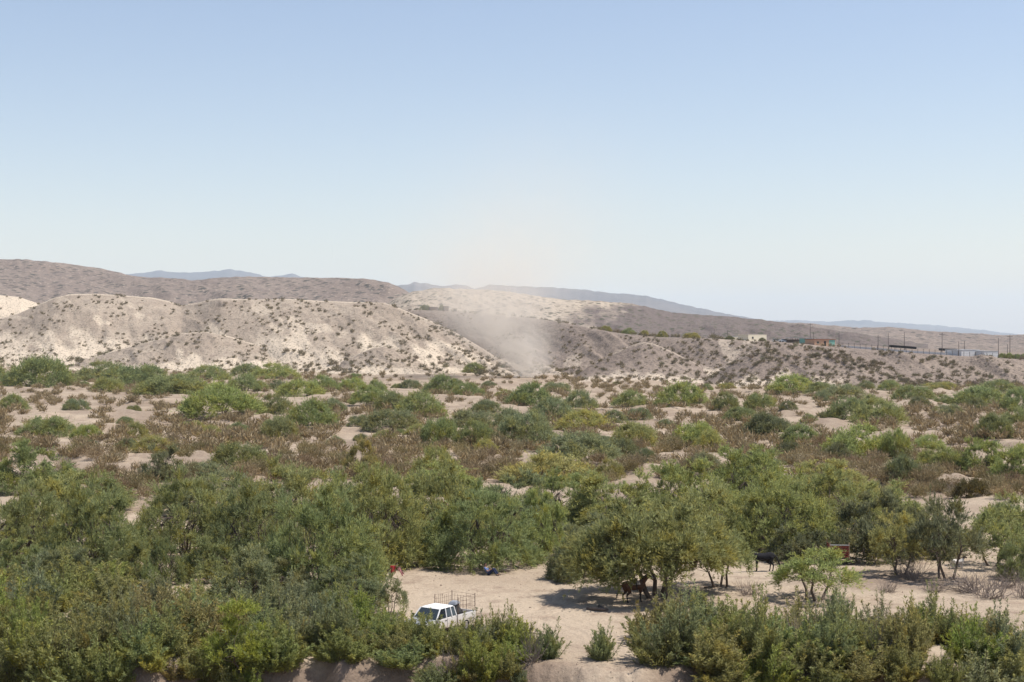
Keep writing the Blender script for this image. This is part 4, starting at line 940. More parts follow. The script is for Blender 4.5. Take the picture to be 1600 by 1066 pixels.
def horse(px, py, yaw, mat, mdark, label, neck_up, tail_out=0.25):
    x, y, z = on_ground(px, py)
    h = ob('horse', None, None, (x, y, z), yaw); tag(h, label, 'horse')
    if neck_up: n1, hd0, hd1 = (1.02, 0, 1.66), (1.04, 0, 1.70), (1.46, 0.0, 1.42)
    else: n1, hd0, hd1 = (1.18, 0, 1.44), (1.22, 0, 1.47), (1.66, 0, 1.24)
    c = [((-.55, 0, 1.13), .30, (.0, 0, 1.07), .31), ((.0, 0, 1.07), .31, (.45, 0, 1.12), .29), ((-.66, 0, 1.17), .27, (-.4, 0, 1.16), .28), ((.42, 0, 1.22), .22, (.55, 0, 1.05), .24),
         ((.55, 0, 1.22), .22, n1, .125), (hd0, .125, hd1, .075), (hd1, .078, (hd1[0] + .05, 0, hd1[2] - .03), .07),
         ((hd0[0] - .02, .07, hd0[2] + .1), .035, (hd0[0] - .03, .09, hd0[2] + .22), .012), ((hd0[0] - .02, -.07, hd0[2] + .1), .035, (hd0[0] - .03, -.09, hd0[2] + .22), .012)]
    for s, dx in ((1, 0.06), (-1, -0.08)):
        c += [((.48, s * .15, 1.0), .14, (.47 + dx, s * .15, .6), .075), ((.47 + dx, s * .15, .6), .07, (.48 + dx, s * .15, .46), .055), ((.48 + dx, s * .15, .46), .048, (.48 + dx, s * .15, .12), .042), ((.48 + dx, s * .15, .12), .045, (.52 + dx, s * .15, .05), .06)]
        c += [((-.62, s * .15, 1.05), .20, (-.48 - dx, s * .16, .72), .11), ((-.48 - dx, s * .16, .72), .10, (-.72 - dx, s * .16, .5), .058), ((-.72 - dx, s * .16, .5), .055, (-.68 - dx, s * .16, .12), .043), ((-.68 - dx, s * .16, .12), .046, (-.64 - dx, s * .16, .05), .06)]
    ob('body', capsules(c, 0.028, mat, 'horse_body', 3), h)
    ob('tail', capsules([((-.88, 0, 1.25), .05, (-.98 - tail_out * .3, 0, 1.05), .07), ((-.98 - tail_out * .3, 0, 1.05), .07, (-1.05 - tail_out, 0, .55), .06), ((-1.05 - tail_out, 0, .55), .06, (-1.08 - tail_out, 0, .38), .02)], 0.025, mdark, 'horse_tail', 2), h)
    a = Vector((.5, 0, 1.42)); b = Vector(n1) + Vector((-.03, 0, .13))
    ob('mane', capsules([(tuple(a + Vector((0, .0, 0))), .045, tuple((a + b) / 2 + Vector((-.03, 0, .03))), .055), (tuple((a + b) / 2 + Vector((-.03, 0, .03))), .055, tuple(b), .045), (tuple(b), .045, tuple(b + Vector((.12, 0, -.02))), .03)], 0.025, mdark, 'horse_mane', 2), h)
    return h
M_bay = coat('bay_coat', (0.10, 0.045, 0.024), (0.02, 0.015, 0.013), 0.45, 0.85); M_blk = plain('black_coat', (0.016, 0.015, 0.017), 0.8, var=0.2, spec=0.1); M_hair = plain('black_hair', (0.012, 0.011, 0.011), 0.6)
hb1 = horse(991, 941, math.radians(24), M_bay, M_hair, 'brown horse with black tail tied under the spreading mesquite', True)
bz = capsules([((1.20, 0, 1.70), .05, (1.42, 0, 1.53), .045)], 0.02, plain('white_blaze', (0.6, 0.6, 0.6), 0.6), 'blaze', 2); ob('blaze', bz, hb1)
hb2 = horse(1192, 893, math.radians(186), M_blk, M_hair, 'black horse standing in shade under the bright arching mesquite', False)
def saddle(h, label, col):
    M_ = h.matrix_basis
    s = capsules([((-.26, 0, 1.46), .06, (-.1, 0, 1.42), .10), ((-.1, 0, 1.42), .10, (.18, 0, 1.46), .07), ((.2, 0, 1.46), .04, (.24, 0, 1.58), .035), ((-.26, -.12, 1.48), .04, (-.26, .12, 1.48), .04)]
                 + [((0, sg * .20, 1.40), .07, (.02, sg * .325, 1.10), .05) for sg in (-1, 1)] + [((.02, sg * .335, 1.10), .03, (.04, sg * .35, .78), .03) for sg in (-1, 1)], 0.022, plain('saddle_leather', col, 0.5), 'saddle', 2)
    o = ob('saddle', s, None, M_.translation, h.rotation_euler.z); tag(o, label, 'saddle')
    b = MB(); ring = [math.radians(a) for a in range(20, 161, 10)]; v = []; 
    for xx in (-.34, .30):
        for rr in (0.325, 0.345):
            for a in ring: v.append((xx, rr * math.cos(a), 1.08 + rr * math.sin(a)))
    k = len(ring); f = []
    for i in range(k - 1): f += [(k + i, k + i + 1, 3 * k + i + 1, 3 * k + i), (i, 2 * k + i, 2 * k + i + 1, i + 1)]
    for st in (0, 2 * k): f += [(st + i, st + i + 1, st + k + i + 1, st + k + i) for i in range(k - 1)]
    f += [(0, k, 3 * k, 2 * k), (k - 1, 3 * k - 1, 4 * k - 1, 2 * k - 1)]
    b.add(v, f); ob('blanket', b.mesh('saddle_blanket', plain('blanket', (0.30, 0.27, 0.26), 0.9)), o)
saddle(hb1, 'dark leather saddle with grey blanket on the brown horse', (0.03, 0.025, 0.025))

M_goat = plain('white_coat', (0.62, 0.57, 0.52), 0.8, var=0.1); M_gh = plain('brown_coat', (0.11, 0.075, 0.06), 0.8)
def goat(px, py, yaw, label):
    x, y, z = on_ground(px, py); g = ob('goat', None, None, (x, y, z), yaw); tag(g, label, 'goat', 'goats on the sandy track')
    c = [((-.36, 0, .58), .16, (.0, 0, .54), .18), ((.0, 0, .54), .18, (.30, 0, .58), .16), ((.34, 0, .62), .11, (.46, 0, .80), .085)]
    for s in (1, -1):
        c += [((.28, s * .09, .50), .08, (.29, s * .09, .28), .04), ((.29, s * .09, .28), .036, (.29, s * .09, .03), .03), ((-.34, s * .09, .52), .10, (-.30, s * .09, .34), .05), ((-.30, s * .09, .34), .045, (-.40, s * .09, .25), .035), ((-.40, s * .09, .25), .033, (-.37, s * .09, .03), .03)]
    c += [((-.5, 0, .66), .03, (-.56, 0, .72), .02)]
    ob('body', capsules(c, 0.018, M_goat, 'goat_body', 3), g)
    ob('head', capsules([((.44, 0, .80), .085, (.52, 0, .90), .085), ((.52, 0, .90), .085, (.70, 0, .82), .05), ((.50, .06, .92), .03, (.44, .17, .86), .018), ((.50, -.06, .92), .03, (.44, -.17, .86), .018), ((.50, .035, .97), .018, (.42, .05, 1.08), .01), ((.50, -.035, .97), .018, (.42, -.05, 1.08), .01)], 0.014, M_gh, 'goat_head', 2), g)
goat(1497, 889, math.radians(8), 'white goat with a dark head standing beside the black-trunked tree')
goat(1421, 873, math.radians(-80), 'white goat facing the camera half hidden behind the yellowish tree')

# ------------------------------------------------------------------ seated person
M_skin = plain('skin', (0.36, 0.20, 0.13), 0.6, var=0.06); M_jean = plain('dark_denim', (0.022, 0.032, 0.075), 0.85, var=0.25, scale=12); M_shirt = plain('blue_shirt', (0.10, 0.15, 0.30), 0.85, var=0.2, scale=9); M_boot = plain('boot', (0.06, 0.045, 0.035), 0.6)
def person(px, py, yaw, label):
    x, y, z = on_ground(px, py); g = ob('person', None, None, (x, y, z), yaw); tag(g, label, 'person')
    hip, sh, nk, hd = (0, 0, .13), (-.27, 0, .52), (-.29, 0, .63), (-.28, 0, .77)
    c = [(hip, .13, (-.13, 0, .32), .12), ((-.13, 0, .32), .12, (-.26, 0, .50), .13), ((-.27, .16, .53), .06, (-.27, -.16, .53), .06), (sh, .06, nk, .055), (nk, .055, hd, .06), ((-.28, 0, .74), .075, (-.275, 0, .80), .09), ((-.24, 0, .715), .05, (-.23, 0, .71), .045), ((-.185, 0, .765), .014, (-.17, 0, .755), .012), ((-.27, .088, .76), .02, (-.27, .092, .78), .018), ((-.27, -.088, .76), .02, (-.27, -.092, .78), .018)]
    jeans = [(hip, .145, (-.03, 0, .2), .13)]; boots = []; shirt = [((-.07, 0, .24), .14, (-.2, 0, .42), .14), ((-.2, 0, .42), .14, (-.27, 0, .50), .13), ((-.27, .14, .53), .075, (-.27, -.14, .53), .075), ((-.28, 0, .56), .07, (-.285, 0, .585), .065)]
    for s, kx, kz in ((1, .40, .46), (-1, .36, .50)):
        kn = (kx, s * .13, kz); an = (kx + .26, s * .12, .10)
        c += [((0.03, s * .10, .13), .09, kn, .06), (kn, .055, an, .04), (an, .04, (an[0] + .16, s * .13, .05), .035)]
        jeans += [((0.03, s * .10, .14), .105, kn, .078), (kn, .076, (an[0] - .02, an[1], an[2] + .03), .058)]
        boots += [((an[0], an[1], an[2] + .02), .055, (an[0], an[1], .06), .055), ((an[0], an[1], .055), .055, (an[0] + .18, s * .14, .045), .042)]
        el_ = (-.02, s * .24, .33); wr = (.22, s * .19, .47)
        c += [((-.27, s * .17, .52), .055, el_, .042), (el_, .04, wr, .028), (wr, .03, (.29, s * .17, .50), .032)]
        shirt += [((-.27, s * .16, .52), .075, (-.13, s * .21, .42), .06)]
        for k in range(4):
            o = (k - 1.5) * .02; ln = (.05, .065, .06, .045)[k]
            c += [((.30, s * .17 + o, .50), .010, (.30 + ln * .7, s * .17 + o, .50 - ln * .25), .009), ((.30 + ln * .7, s * .17 + o, .50 - ln * .25), .009, (.30 + ln, s * .17 + o, .50 - ln * .9), .008)]
        c += [((.25, s * .17 - s * .03, .49), .012, (.29, s * .17 - s * .055, .475), .010)]
    b = ob('body', capsules(c, 0.011, M_skin, 'person_body', 1), g)
    ob('jeans', capsules(jeans, 0.018, M_jean, 'person_jeans', 2), g); ob('shirt', capsules(shirt, 0.018, M_shirt, 'person_shirt', 2), g); ob('boots', capsules(boots, 0.016, M_boot, 'person_boots', 2), g)
    ob('hair', capsules([((-.31, 0, .80), .085, (-.285, 0, .825), .085), ((-.33, 0, .74), .06, (-.32, 0, .8), .07)], 0.014, M_hair, 'person_hair', 2), g)
    f = MB()
    for s in (1, -1): f.box(-.193, -.186, s * .034 - .012, s * .034 + .012, .782, .79)
    f.box(-.188, -.178, -.022, .022, .722, .728); ob('face_marks', f.mesh('person_face', M_hair), g)
person(764, 899, math.radians(-18), 'person in dark jeans and blue shirt sitting in mesquite shade')

# ------------------------------------------------------------------ cloth, bundle, trailer
def drape(w_, h_, mat, name, r, fold=0.05, nx=10, nz=12, th=0.02):
    v = []; 
    for side_ in (0, 1):
        for i in range(nx + 1):
            for k in range(nz + 1):
                u, t = i / nx, k / nz
                yy = fold * math.sin(u * 9 + 2 * t) * (0.3 + t) + side_ * th
                v.append(((u - .5) * w_ * (1 - .25 * math.sin(t * 3)), yy, -t * h_ - .05 * math.sin(u * 7) * t))
    n_ = (nx + 1) * (nz + 1); f = []
    for i in range(nx):
        for k in range(nz):
            a = i * (nz + 1) + k; b = a + nz + 1
            f += [(a, b, b + 1, a + 1), (n_ + a, n_ + a + 1, n_ + b + 1, n_ + b)]
    rim = [i * (nz + 1) for i in range(nx + 1)] + [nx * (nz + 1) + k for k in range(1, nz + 1)] + [i * (nz + 1) + nz for i in range(nx - 1, -1, -1)] + [k for k in range(nz - 1, 0, -1)]
    f += [(rim[i], n_ + rim[i], n_ + rim[(i + 1) % len(rim)], rim[(i + 1) % len(rim)]) for i in range(len(rim))]
    m = MB(); m.add(v, f); return m.mesh(name, mat, smooth=True)
x, y, z = on_ground(617, 922)
M_red = plain('red_cloth', (0.48, 0.035, 0.045), 0.8, var=0.2, scale=5); M_pink = plain('faded_red_cloth', (0.62, 0.30, 0.30), 0.8, var=0.35, scale=6)
br = MB(); br.tube([(x - 1.1, y + .1, z - .1), (x - .8, y + .1, z + .7), (x - .5, y + .05, z + 1.35), (x, y, z + 1.66), (x + .45, y, z + 1.56)], [0.07, 0.06, 0.045, 0.03, 0.015], 6)
tag(ob('bare_branch', br.mesh('bare_branch', M_bark)), 'bare leaning mesquite branch holding up the red cloth', 'branch')
cl = ob('hanging_cloth', None, None, (x, y, z + 1.66), 0.15); tag(cl, 'red and faded pink cloth hanging from a bare branch above the sand', 'cloth')
a = ob('red_fold', drape(0.42, 0.48, M_red, 'red_fold', rng, 0.07), cl); a.location = (-0.12, 0, 0.03)
a = ob('faded_fold', drape(0.24, 0.62, M_pink, 'faded_fold', rng, 0.05), cl); a.location = (0.26, -.03, -0.10); a.rotation_euler = (0, -0.55, 0)
x, y, z = on_ground(560, 925)
bd = ob('blue_bundle', capsules([((-.2, 0, .75), .16, (.1, 0, .62), .19), ((.05, .05, .5), .18, (.22, 0, .35), .13), ((-.1, 0, .45), .16, (-.12, 0, .16), .16), ((.1, 0, .3), .17, (.12, 0, .17), .17)], 0.03, plain('navy_cloth', (0.012, 0.02, 0.11), 0.8, var=0.3, scale=6), 'blue_bundle', 3), None, (x, y, z - .02)); tag(bd, 'dark blue cloth bundle half hidden among shrubs beside the clearing', 'bundle')

def trailer():
    x, y, z = on_ground(1312, 884); t = ob('trailer', None, None, (x, y, z + .02), math.radians(-6)); tag(t, 'red slatted stock trailer half hidden behind the fan-shaped tree', 'trailer')
    M_rp = plain('red_paint', (0.20, 0.045, 0.032), 0.7, var=0.35, scale=4); M_rail = plain('white_rail', (0.6, 0.58, 0.55), 0.6)
    b = MB(); b.box(-.72, .72, -.02, 2.2, .48, .56); ob('floor_pan', b.mesh('trailer_floor', M_black), t)
    for k in range(5):
        b = MB(); zz = .6 + k * .185; b.box(-.7, .7, -.03, .0, zz, zz + .145); ob('slat', b.mesh('trailer_slat', M_rp, 0.008), t)
        for s in (-1, 1):
            b = MB(); b.box(s * .71 - .015, s * .71 + .015, .06, 2.16, zz, zz + .145); ob('slat', b.mesh('trailer_slat', M_rp, 0.008), t)
    b = MB(); b.box(-.74, .74, -.045, .01, 1.53, 1.58); ob('rail', b.mesh('trailer_rail', M_rail), t)
    for xx in (-.72, .72):
        for yy in (.02, 2.19):
            b = MB(); b.box(xx - .045, xx + .045, yy - .03, yy + .03, .45, 1.72); ob('corner_post', b.mesh('corner_post', M_tan), t)
    for s in (-1, 1):
        b = MB(); b.cyl((s * .66, 1.2, .33), (s * .86, 1.2, .33), .33, 20); wh = ob('wheel', b.mesh('trailer_tyre', M_black, 0.03), t)
        b = MB(); b.cyl((s * .75, 1.2, .33), (s * .875, 1.2, .33), .17, 14); ob('rim', b.mesh('trailer_rim', M_steel), wh)
trailer()

# ------------------------------------------------------------------ village on the mesa
def vp(px, back): 
    c = float(ridgeB.cdist(px)); v = 1 + back / 420.0
    return ridgeB.point(px, v)
def wpx(px, d): return d / F * px
M_cream = plain('cream_wall', (0.68, 0.61, 0.47), 0.9, var=0.1); M_or = plain('orange_wall', (0.55, 0.34, 0.22), 0.9, var=0.12); M_teal = plain('teal_wall', (0.22, 0.44, 0.36), 0.9, var=0.12); M_roof = plain('red_roof', (0.30, 0.10, 0.07), 0.8); M_pale = plain('pale_wall', (0.68, 0.67, 0.65), 0.9, var=0.08); M_dk = plain('dark_opening', (0.03, 0.028, 0.026), 0.8); M_pole = plain('pole_wood', (0.13, 0.11, 0.10), 0.9); M_tin = plain('tin_roof', (0.42, 0.42, 0.41), 0.5, metal=0.3); M_adobe = plain('adobe', (0.22, 0.17, 0.14), 0.9)
def house(x0, x1, ytop, back, wall, roofm, label, doors=(), wins=(), depth=7.0, cat='house', over=0.25, name='village_house', panels=(), rz=22):
    c = vp((x0 + x1) / 2, back); k = c.y / F; wdt = (x1 - x0) * k; h = CAMZ + (HZ - ytop) / F * c.y - c.z
    wdt /= math.cos(math.radians(rz)); k /= math.cos(math.radians(rz))
    r = ob(name, None, None, (c.x, c.y, c.z - 0.3), math.radians(rz)); tag(r, label, cat)
    h += 0.3
    m = MB(); m.box(-wdt / 2, wdt / 2, 0, depth, 0, h - 0.2); wl = ob('wall', m.mesh('house_wall', wall), r)
    m = MB(); m.box(-wdt / 2 - over, wdt / 2 + over, -over, depth + over, h - 0.19, h); ob('roof', m.mesh('house_roof', roofm, 0.03), r)
    for a in doors:
        m = MB(); xa = (a - (x0 + x1) / 2) * k; m.box(xa - .5, xa + .5, -0.06, 0.02, 0.3, 2.35); d = ob('door', m.mesh('house_door', M_dk), r)
        m = MB(); m.box(xa + .32, xa + .40, -0.10, -0.062, 1.25, 1.35); ob('handle', m.mesh('house_handle', M_steel), d)
    for a in wins:
        m = MB(); xa = (a - (x0 + x1) / 2) * k; m.box(xa - .55, xa + .55, -0.05, 0.02, 1.3, 2.2); wi = ob('window', m.mesh('house_window', M_glass), r)
        m = MB(); m.box(xa - .65, xa + .65, -0.10, -0.052, 1.2, 1.28); ob('sill', m.mesh('house_sill', M_cream), wi)
    for a, b, mt in panels:
        m = MB(); xa = (a - (x0 + x1) / 2) * k; xb = (b - (x0 + x1) / 2) * k; m.box(xa, xb, -0.04, 0.02, 0.3, h - 0.35); ob('wall_panel', m.mesh('house_panel', mt), r)
    return r
house(1271, 1307, 530, 8, M_or, M_roof, 'low orange house with red roof edge and dark door on the mesa', doors=(1289,), wins=(1277,), panels=((1296, 1306, M_teal),))
house(1259, 1270, 528.5, 10, M_teal, M_tin, 'small teal-green house beside the orange house', wins=(1265,), depth=5)
house(1167, 1200, 523, 14, M_cream, M_cream, 'cream flat-roofed building on the mesa at the top of the sandy track', wins=(1175,), over=0.04, depth=6, rz=38)
house(1143, 1166, 525.5, 18, M_cream, M_tin, 'low cream annex next to the cream flat-roofed building', over=0.05)
house(1500, 1533, 546.5, 14, M_pale, M_tin, 'pale grey shed behind the mesa fence, nearer the pole row', over=0.1, depth=10)
house(1536, 1561, 548.5, 14, M_pale, M_tin, 'pale grey shed behind the fence beside the green shrubs', over=0.1, depth=10)
house(673, 684, 480, 6, M_adobe, M_adobe, 'dark little hut on the mesa in the dust, wider of two', over=0.1, depth=4, cat='hut', name='hut')
house(694, 701, 478.5, 6, M_adobe, M_adobe, 'dark little hut on the mesa in the dust, narrower of two', over=0.1, depth=4, cat='hut', name='hut')
def shelter():
    a, b = vp(1231, 12), vp(1257, 12); w_ = b.x - a.x; h = CAMZ + (HZ - 527.5) / F * a.y - a.z
    s = ob('open_shelter', None, None, (a.x, a.y, a.z - .2)); tag(s, 'open shelter with flat pale roof on posts beside the teal house', 'shelter')
    m = MB(); m.box(-.3, w_ + .3, -.3, 4.3, h, h + .2); ob('roof', m.mesh('shelter_roof', M_tin), s)
    for i in range(4):
        for yy in (0, 4.0):
            m = MB(); xx = w_ * i / 3; m.box(xx - .07, xx + .07, yy - .07, yy + .07, 0, h); ob('post', m.mesh('shelter_post', M_pole), s)
    m = MB(); m.box(0.1, w_ - .1, 3.6, 3.8, .2, 1.6); ob('back_wall', m.mesh('shelter_wall', M_adobe), s)
shelter()
def car(px, back, col, label):
    c = vp(px, back); t = ob('parked_car', None, None, (c.x, c.y, c.z), 0.1); tag(t, label, 'car', 'cars parked on the mesa')
    mt = plain('car_paint', col, 0.35, spec=0.5)
    m = MB(); m.prism([(-2.1, .3), (2.1, .3), (2.15, .75), (1.2, .9), (-2.0, .92)], -.85, .85, [0.02] * 5); ob('body', m.mesh('car_body', mt, 0.05), t)
    m = MB(); m.prism([(-1.7, .9), (1.0, .9), (.4, 1.42), (-1.4, 1.42)], -.78, .78, [0, 0, .12, .12]); cb = ob('cabin', m.mesh('car_cabin', M_glass, 0.04), t)
    m = MB(); m.box(-1.4, .4, -.66, .66, 1.40, 1.45); ob('roof', m.mesh('car_roof', mt, 0.02), cb)
    for xx in (-1.3, 1.3):
        for s in (-1, 1): m = MB(); m.cyl((xx, s * .72, .31), (xx, s * .88, .31), .31, 14); ob('wheel', m.mesh('car_wheel', M_black), t)
car(1214, 12, (0.7, 0.72, 0.72), 'white car parked between cream building and open shelter'); car(1227, 16, (0.62, 0.66, 0.70), 'pale car parked just beside the open shelter')
# fence along the rim
def fence():
    f = ob('wire_fence', None); f.location = vp(1308, 4); tag(f, 'long wire fence on dark posts along the mesa rim', 'fence')
    P = []; pm = MB(); pm.tube([(0, 0, -.3), (0, 0, 2.0)], 0.09, 5); pme = pm.mesh('fence_post', M_pole)
    base = Vector(f.location)
    for i in range(34):
        q = vp(1308 + i * 9, 4) - base; P.append(q); ob('post', pme, f, q)
    for h in (0.5, 1.1, 1.7):
        m = MB(); m.tube([tuple(q + Vector((0, -.1, h))) for q in P], 0.03, 4); ob('wire', m.mesh('fence_wire', M_pole), f)
fence()
def strip(x0, x1, back, h, z0, mat, label, cat, name, d=1.0, n_=10):
    a = vp(x0, back); m = MB(); prev = None
    pts = [vp(x0 + (x1 - x0) * i / n_, back) for i in range(n_ + 1)]
    v = []; f = []
    for q in pts:
        for dy, zz in ((0, z0), (0, z0 + h), (d, z0 + h), (d, z0)): v.append((q.x - a.x, q.y - a.y + dy, q.z - a.z + zz))
    for i in range(n_): f += [(4 * i + j, 4 * i + (j + 1) % 4, 4 * i + 4 + (j + 1) % 4, 4 * i + 4 + j) for j in range(4)]
    f += [(0, 1, 2, 3), tuple(4 * n_ + j for j in (3, 2, 1, 0))]; m.add(v, f)
    o = ob(name, m.mesh(name, mat), None, a); tag(o, label, cat); return o
strip(1309, 1496, 16, 0.9, -0.1, M_pale, 'long low pale wall behind the mesa rim fence', 'wall', 'low_wall')
strip(1392, 1432, 40, 1.0, 1.4, M_dk, 'long dark roof line behind the low pale wall', 'roof', 'dark_shelter', 3)
strip(1470, 1496, 40, 1.0, 1.4, M_dk, 'short dark roof line near the pale grey shed', 'roof', 'dark_shelter', 3)
for o_ in [o for o in C.objects if o.name.startswith('dark_shelter')]:
    q = MB()
    for i in range(4): q.box(0.2 + i * 2.0, 0.35 + i * 2.0, .3, .45, -.4, 1.41)
    ob('post', q.mesh('dark_shelter_post', M_pole), o_)
G_P = 'utility poles on the mesa'
def pole(px, ytop, back, arms, label):
    c = vp(px, back); h = CAMZ + (HZ - ytop) / F * c.y - c.z; t = ob('utility_pole', None, None, (c.x, c.y, c.z - .3)); tag(t, label, 'utility pole', G_P)
    m = MB(); m.tube([(0, 0, 0), (0, 0, h + .3)], [0.14, 0.09], 6); ob('shaft', m.mesh('pole_shaft', M_pole), t)
    for k in range(arms): m = MB(); m.box(-1.1, 1.1, -.06, .06, h - .5 - k * 1.1, h - .36 - k * 1.1); ob('crossarm', m.mesh('pole_arm', M_pole), t)
for (px, yt, bk, ar, lab) in [(1266, 505, 40, 1, 'tall utility pole behind the teal house'), (1271, 519, 60, 0, 'shorter pole just beside the tall pole behind the teal house'), (1311, 518, 30, 0, 'pole at the far corner of the orange house'), (1372, 524, 14, 1, 'utility pole near the start of the low pale wall'), (1388, 521, 60, 0, 'thin distant pole behind the low pale wall start'), (1413, 519, 50, 0, 'thin pole behind the long dark roof line'),
    (1472, 520, 22, 1, 'tall utility pole near the short dark roof line'), (1498, 534, 8, 0, 'short thick pole at the edge of the pale grey shed'), (1507, 533, 30, 0, 'thin pole behind the first pale grey shed'), (1560, 528, 60, 0, 'thin distant pole behind the second pale grey shed'), (1574, 538, 30, 0, 'short pole beside the double-armed pole'), (1578, 523, 12, 2, 'tall double-armed utility pole beside the green shrubs on the mesa'), (1116, 514, 60, 0, 'thin pole on the mesa before the rocky hill'), (1137, 516, 60, 0, 'thin pole standing near the low cream annex')]:
    pole(px, yt, bk, ar, lab)
G_V = 'green shrubs on the mesa top'
for i, (px, bk, wp, hp, tint, lab) in enumerate([(1566, 10, 14, 8, T_B, 'green shrub against the second pale grey shed'), (1577, 9, 14, 8, T_B, 'green shrub at the foot of the double-armed pole'), (1588, 9, 14, 8, T_G, 'green shrub just beyond the double-armed pole'), (1600, 9, 16, 8, T_G, 'green shrub on the mesa at the photo edge'),
    (664, 5, 18, 9, T_S, 'pale shrub beside the wider dark hut'), (690, 4, 10, 9, T_S, 'pale shrub between the two dark huts'), (947, 6, 18, 9, T_Y, 'yellowish shrub above the eroded gullies'), (982, 30, 22, 9, T_G, 'green shrub on the mesa above the gullies, wider one'), (1007, 18, 14, 9, T_Y, 'yellow-green shrub on the mesa right above the gullies'), (1035, 14, 18, 9, T_Y, 'pale yellow-green shrub on the mesa before the rocky hill'), (1080, 10, 26, 9, T_Y, 'low yellowish shrub on the mesa edge'), (1140, 8, 16, 6, T_D, 'dark shrub beside the low cream annex'), (1191, 4, 12, 6, T_D, 'dark shrub before the cream flat-roofed building')]):
    c = vp(px, bk); place('mesa_shrub', MOUND[i % 4], ('foliage', 'stem'), px, 0, wp, hp, jit(tint, .1), lab, 'shrub', G_V, pos=(c.x, c.y, c.z))

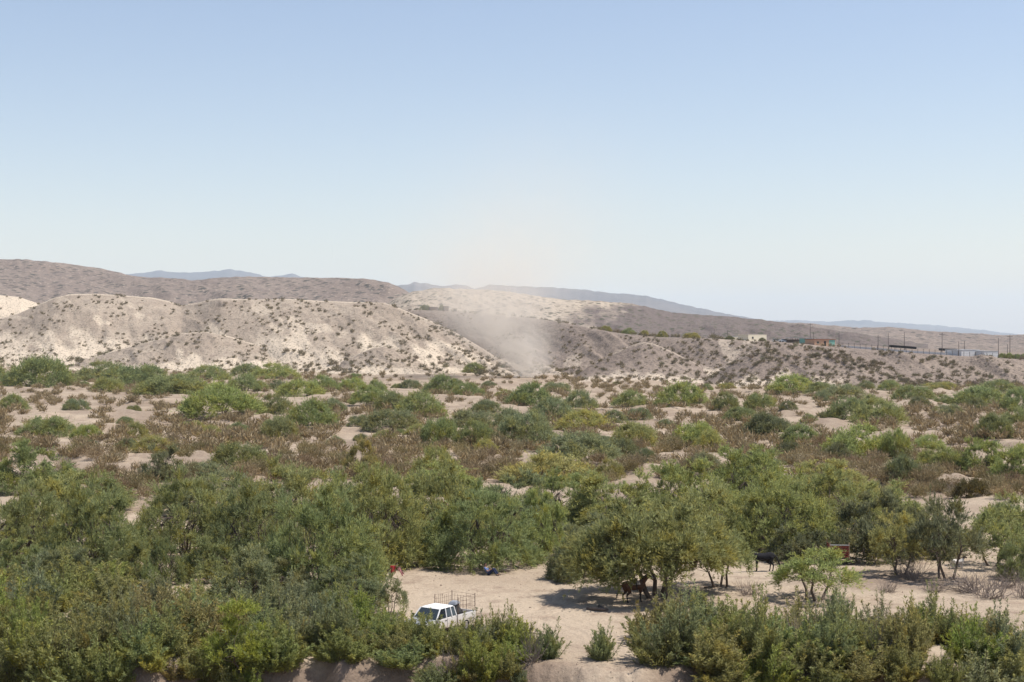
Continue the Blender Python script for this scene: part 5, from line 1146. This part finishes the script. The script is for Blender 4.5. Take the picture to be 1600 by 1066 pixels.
# ------------------------------------------------------------------ dust whirl
def dust():
    D = 632.0; bx = (806 - CX) / F * D; m = MB()
    zs = [-1, 4, 12, 22, 34, 50, 70, 95, 120, 140]
    def s01(a, b, t): t = min(max((t - a) / (b - a), 0), 1); return t * t * (3 - 2 * t)
    ax = lambda z: 5 - 16 * s01(0, 30, z) + 20 * s01(30, 100, z)
    ra = lambda z: 1.55 * (8 + 0.75 * min(max(z, 0), 60)) + 3
    K = 24; v = []; f = []
    for z in zs:
        for k in range(K):
            a = 2 * math.pi * k / K; v.append((ax(z) + ra(z) * math.cos(a), ra(z) * 0.8 * math.sin(a), z))
    for i in range(len(zs) - 1):
        for k in range(K): f.append((i * K + k, i * K + (k + 1) % K, (i + 1) * K + (k + 1) % K, (i + 1) * K + k))
    f += [tuple(reversed(range(K))), tuple((len(zs) - 1) * K + k for k in range(K))]
    m.add(v, f)
    mt, n, p = new_mat('dust'); n.nodes.remove(p); L = n.links.new
    pv = N(n, 'ShaderNodeVolumePrincipled'); pv.inputs['Color'].default_value = (0.97, 0.905, 0.81, 1); pv.inputs['Anisotropy'].default_value = 0.15
    tc = N(n, 'ShaderNodeTexCoord'); sx = N(n, 'ShaderNodeSeparateXYZ'); L(tc.outputs['Object'], sx.inputs[0])
    def mr(src, a, b, c, d, st='SMOOTHSTEP'):
        r = N(n, 'ShaderNodeMapRange', interpolation_type=st); L(src, r.inputs[0])
        for i, q in enumerate((a, b, c, d)): r.inputs[i + 1].default_value = q
        return r.outputs[0]
    def mth(op, a, b=None):
        x = N(n, 'ShaderNodeMath', operation=op)
        for i, q in enumerate((a, b)):
            if q is None: continue
            if isinstance(q, (int, float)): x.inputs[i].default_value = q
            else: L(q, x.inputs[i])
        return x.outputs[0]
    zc = sx.outputs[2]
    axn = mth('ADD', mth('ADD', 5.0, mr(zc, 0, 30, 0, -16)), mr(zc, 30, 100, 0, 20))
    rn = mth('ADD', 8.0, mr(zc, 0, 60, 0, 45, 'LINEAR'))
    no = N(n, 'ShaderNodeTexNoise'); no.inputs['Scale'].default_value = 0.075; no.inputs['Detail'].default_value = 7; no.inputs['Roughness'].default_value = 0.62; L(tc.outputs['Object'], no.inputs['Vector'])
    wob = mth('MULTIPLY', mth('SUBTRACT', no.outputs['Fac'], 0.5), 2.4)
    dx = mth('DIVIDE', mth('SUBTRACT', sx.outputs[0], axn), rn); dy = mth('DIVIDE', sx.outputs[1], rn)
    r2 = mth('ADD', mth('MULTIPLY', dx, dx), mth('MULTIPLY', dy, dy))
    r2 = mth('MAXIMUM', mth('ADD', r2, wob), 0.0)
    rad = mth('POWER', 2.718, mth('MULTIPLY', r2, -1.9))
    edge = mr(r2, 1.2, 2.2, 1, 0)
    fall = mth('ADD', mth('POWER', 2.718, mth('MULTIPLY', zc, -1 / 19.0)), mth('MULTIPLY', 0.022, mth('POWER', 2.718, mth('MULTIPLY', zc, -1 / 70.0))))
    nz = mr(no.outputs['Fac'], 0.32, 0.68, 0.12, 1.9)
    den = mth('MULTIPLY', mth('MULTIPLY', mth('MULTIPLY', rad, edge), mth('MULTIPLY', fall, nz)), DUST)
    den = mth('MULTIPLY', den, mr(zc, 95, 138, 1, 0))
    L(den, pv.inputs['Density']); L(pv.outputs[0], n.nodes['Material Output'].inputs['Volume'])
    try: mt.cycles.volume_step_rate = 0.3
    except Exception: pass
    tag(ob('dust_cloud', m.mesh('dust_cloud', mt), None, (bx, D, 1.0)), 'tan dust whirl rising from the sand below the mesa', 'dust', kind='stuff')
DUST = 0.155
dust()

# ------------------------------------------------------------------ clods and pebbles of the clearing
r = np.random.default_rng(77); V = []
for i in range(2200):
    px = r.uniform(560, 1600) if i < 1100 else r.uniform(-20, 1620); py = r.uniform(862, 1060) if i < 1100 else r.uniform(1028, 1090)
    y = 17.6 * F / (py - HZ); x = (px - CX) / F * y; z = float(H(x, y)); s = r.uniform(0.015, 0.06) * (2.0 if r.uniform() < .06 else 1)
    a = r.uniform(0, 6.28, 3); p4 = np.array([[1, 0, 0], [-.5, .8, 0], [-.5, -.8, 0], [0, 0, .8]]) * s * r.uniform(.6, 1.4, 3) + np.array([x, y, z + 0.005])
    V.append(p4[[0, 1, 3]]); V.append(p4[[1, 2, 3]]); V.append(p4[[2, 0, 3]])
V = np.concatenate(V)
tag(ob('pebbles', mesh_np('pebbles', V, np.arange(len(V)).reshape(-1, 3), plain('clod', (0.2, 0.15, 0.11), 0.9, var=0.4, scale=0.7))), 'small dark clods and pebbles strewn over the sandy clearing', 'pebbles', kind='stuff')

write_labels()
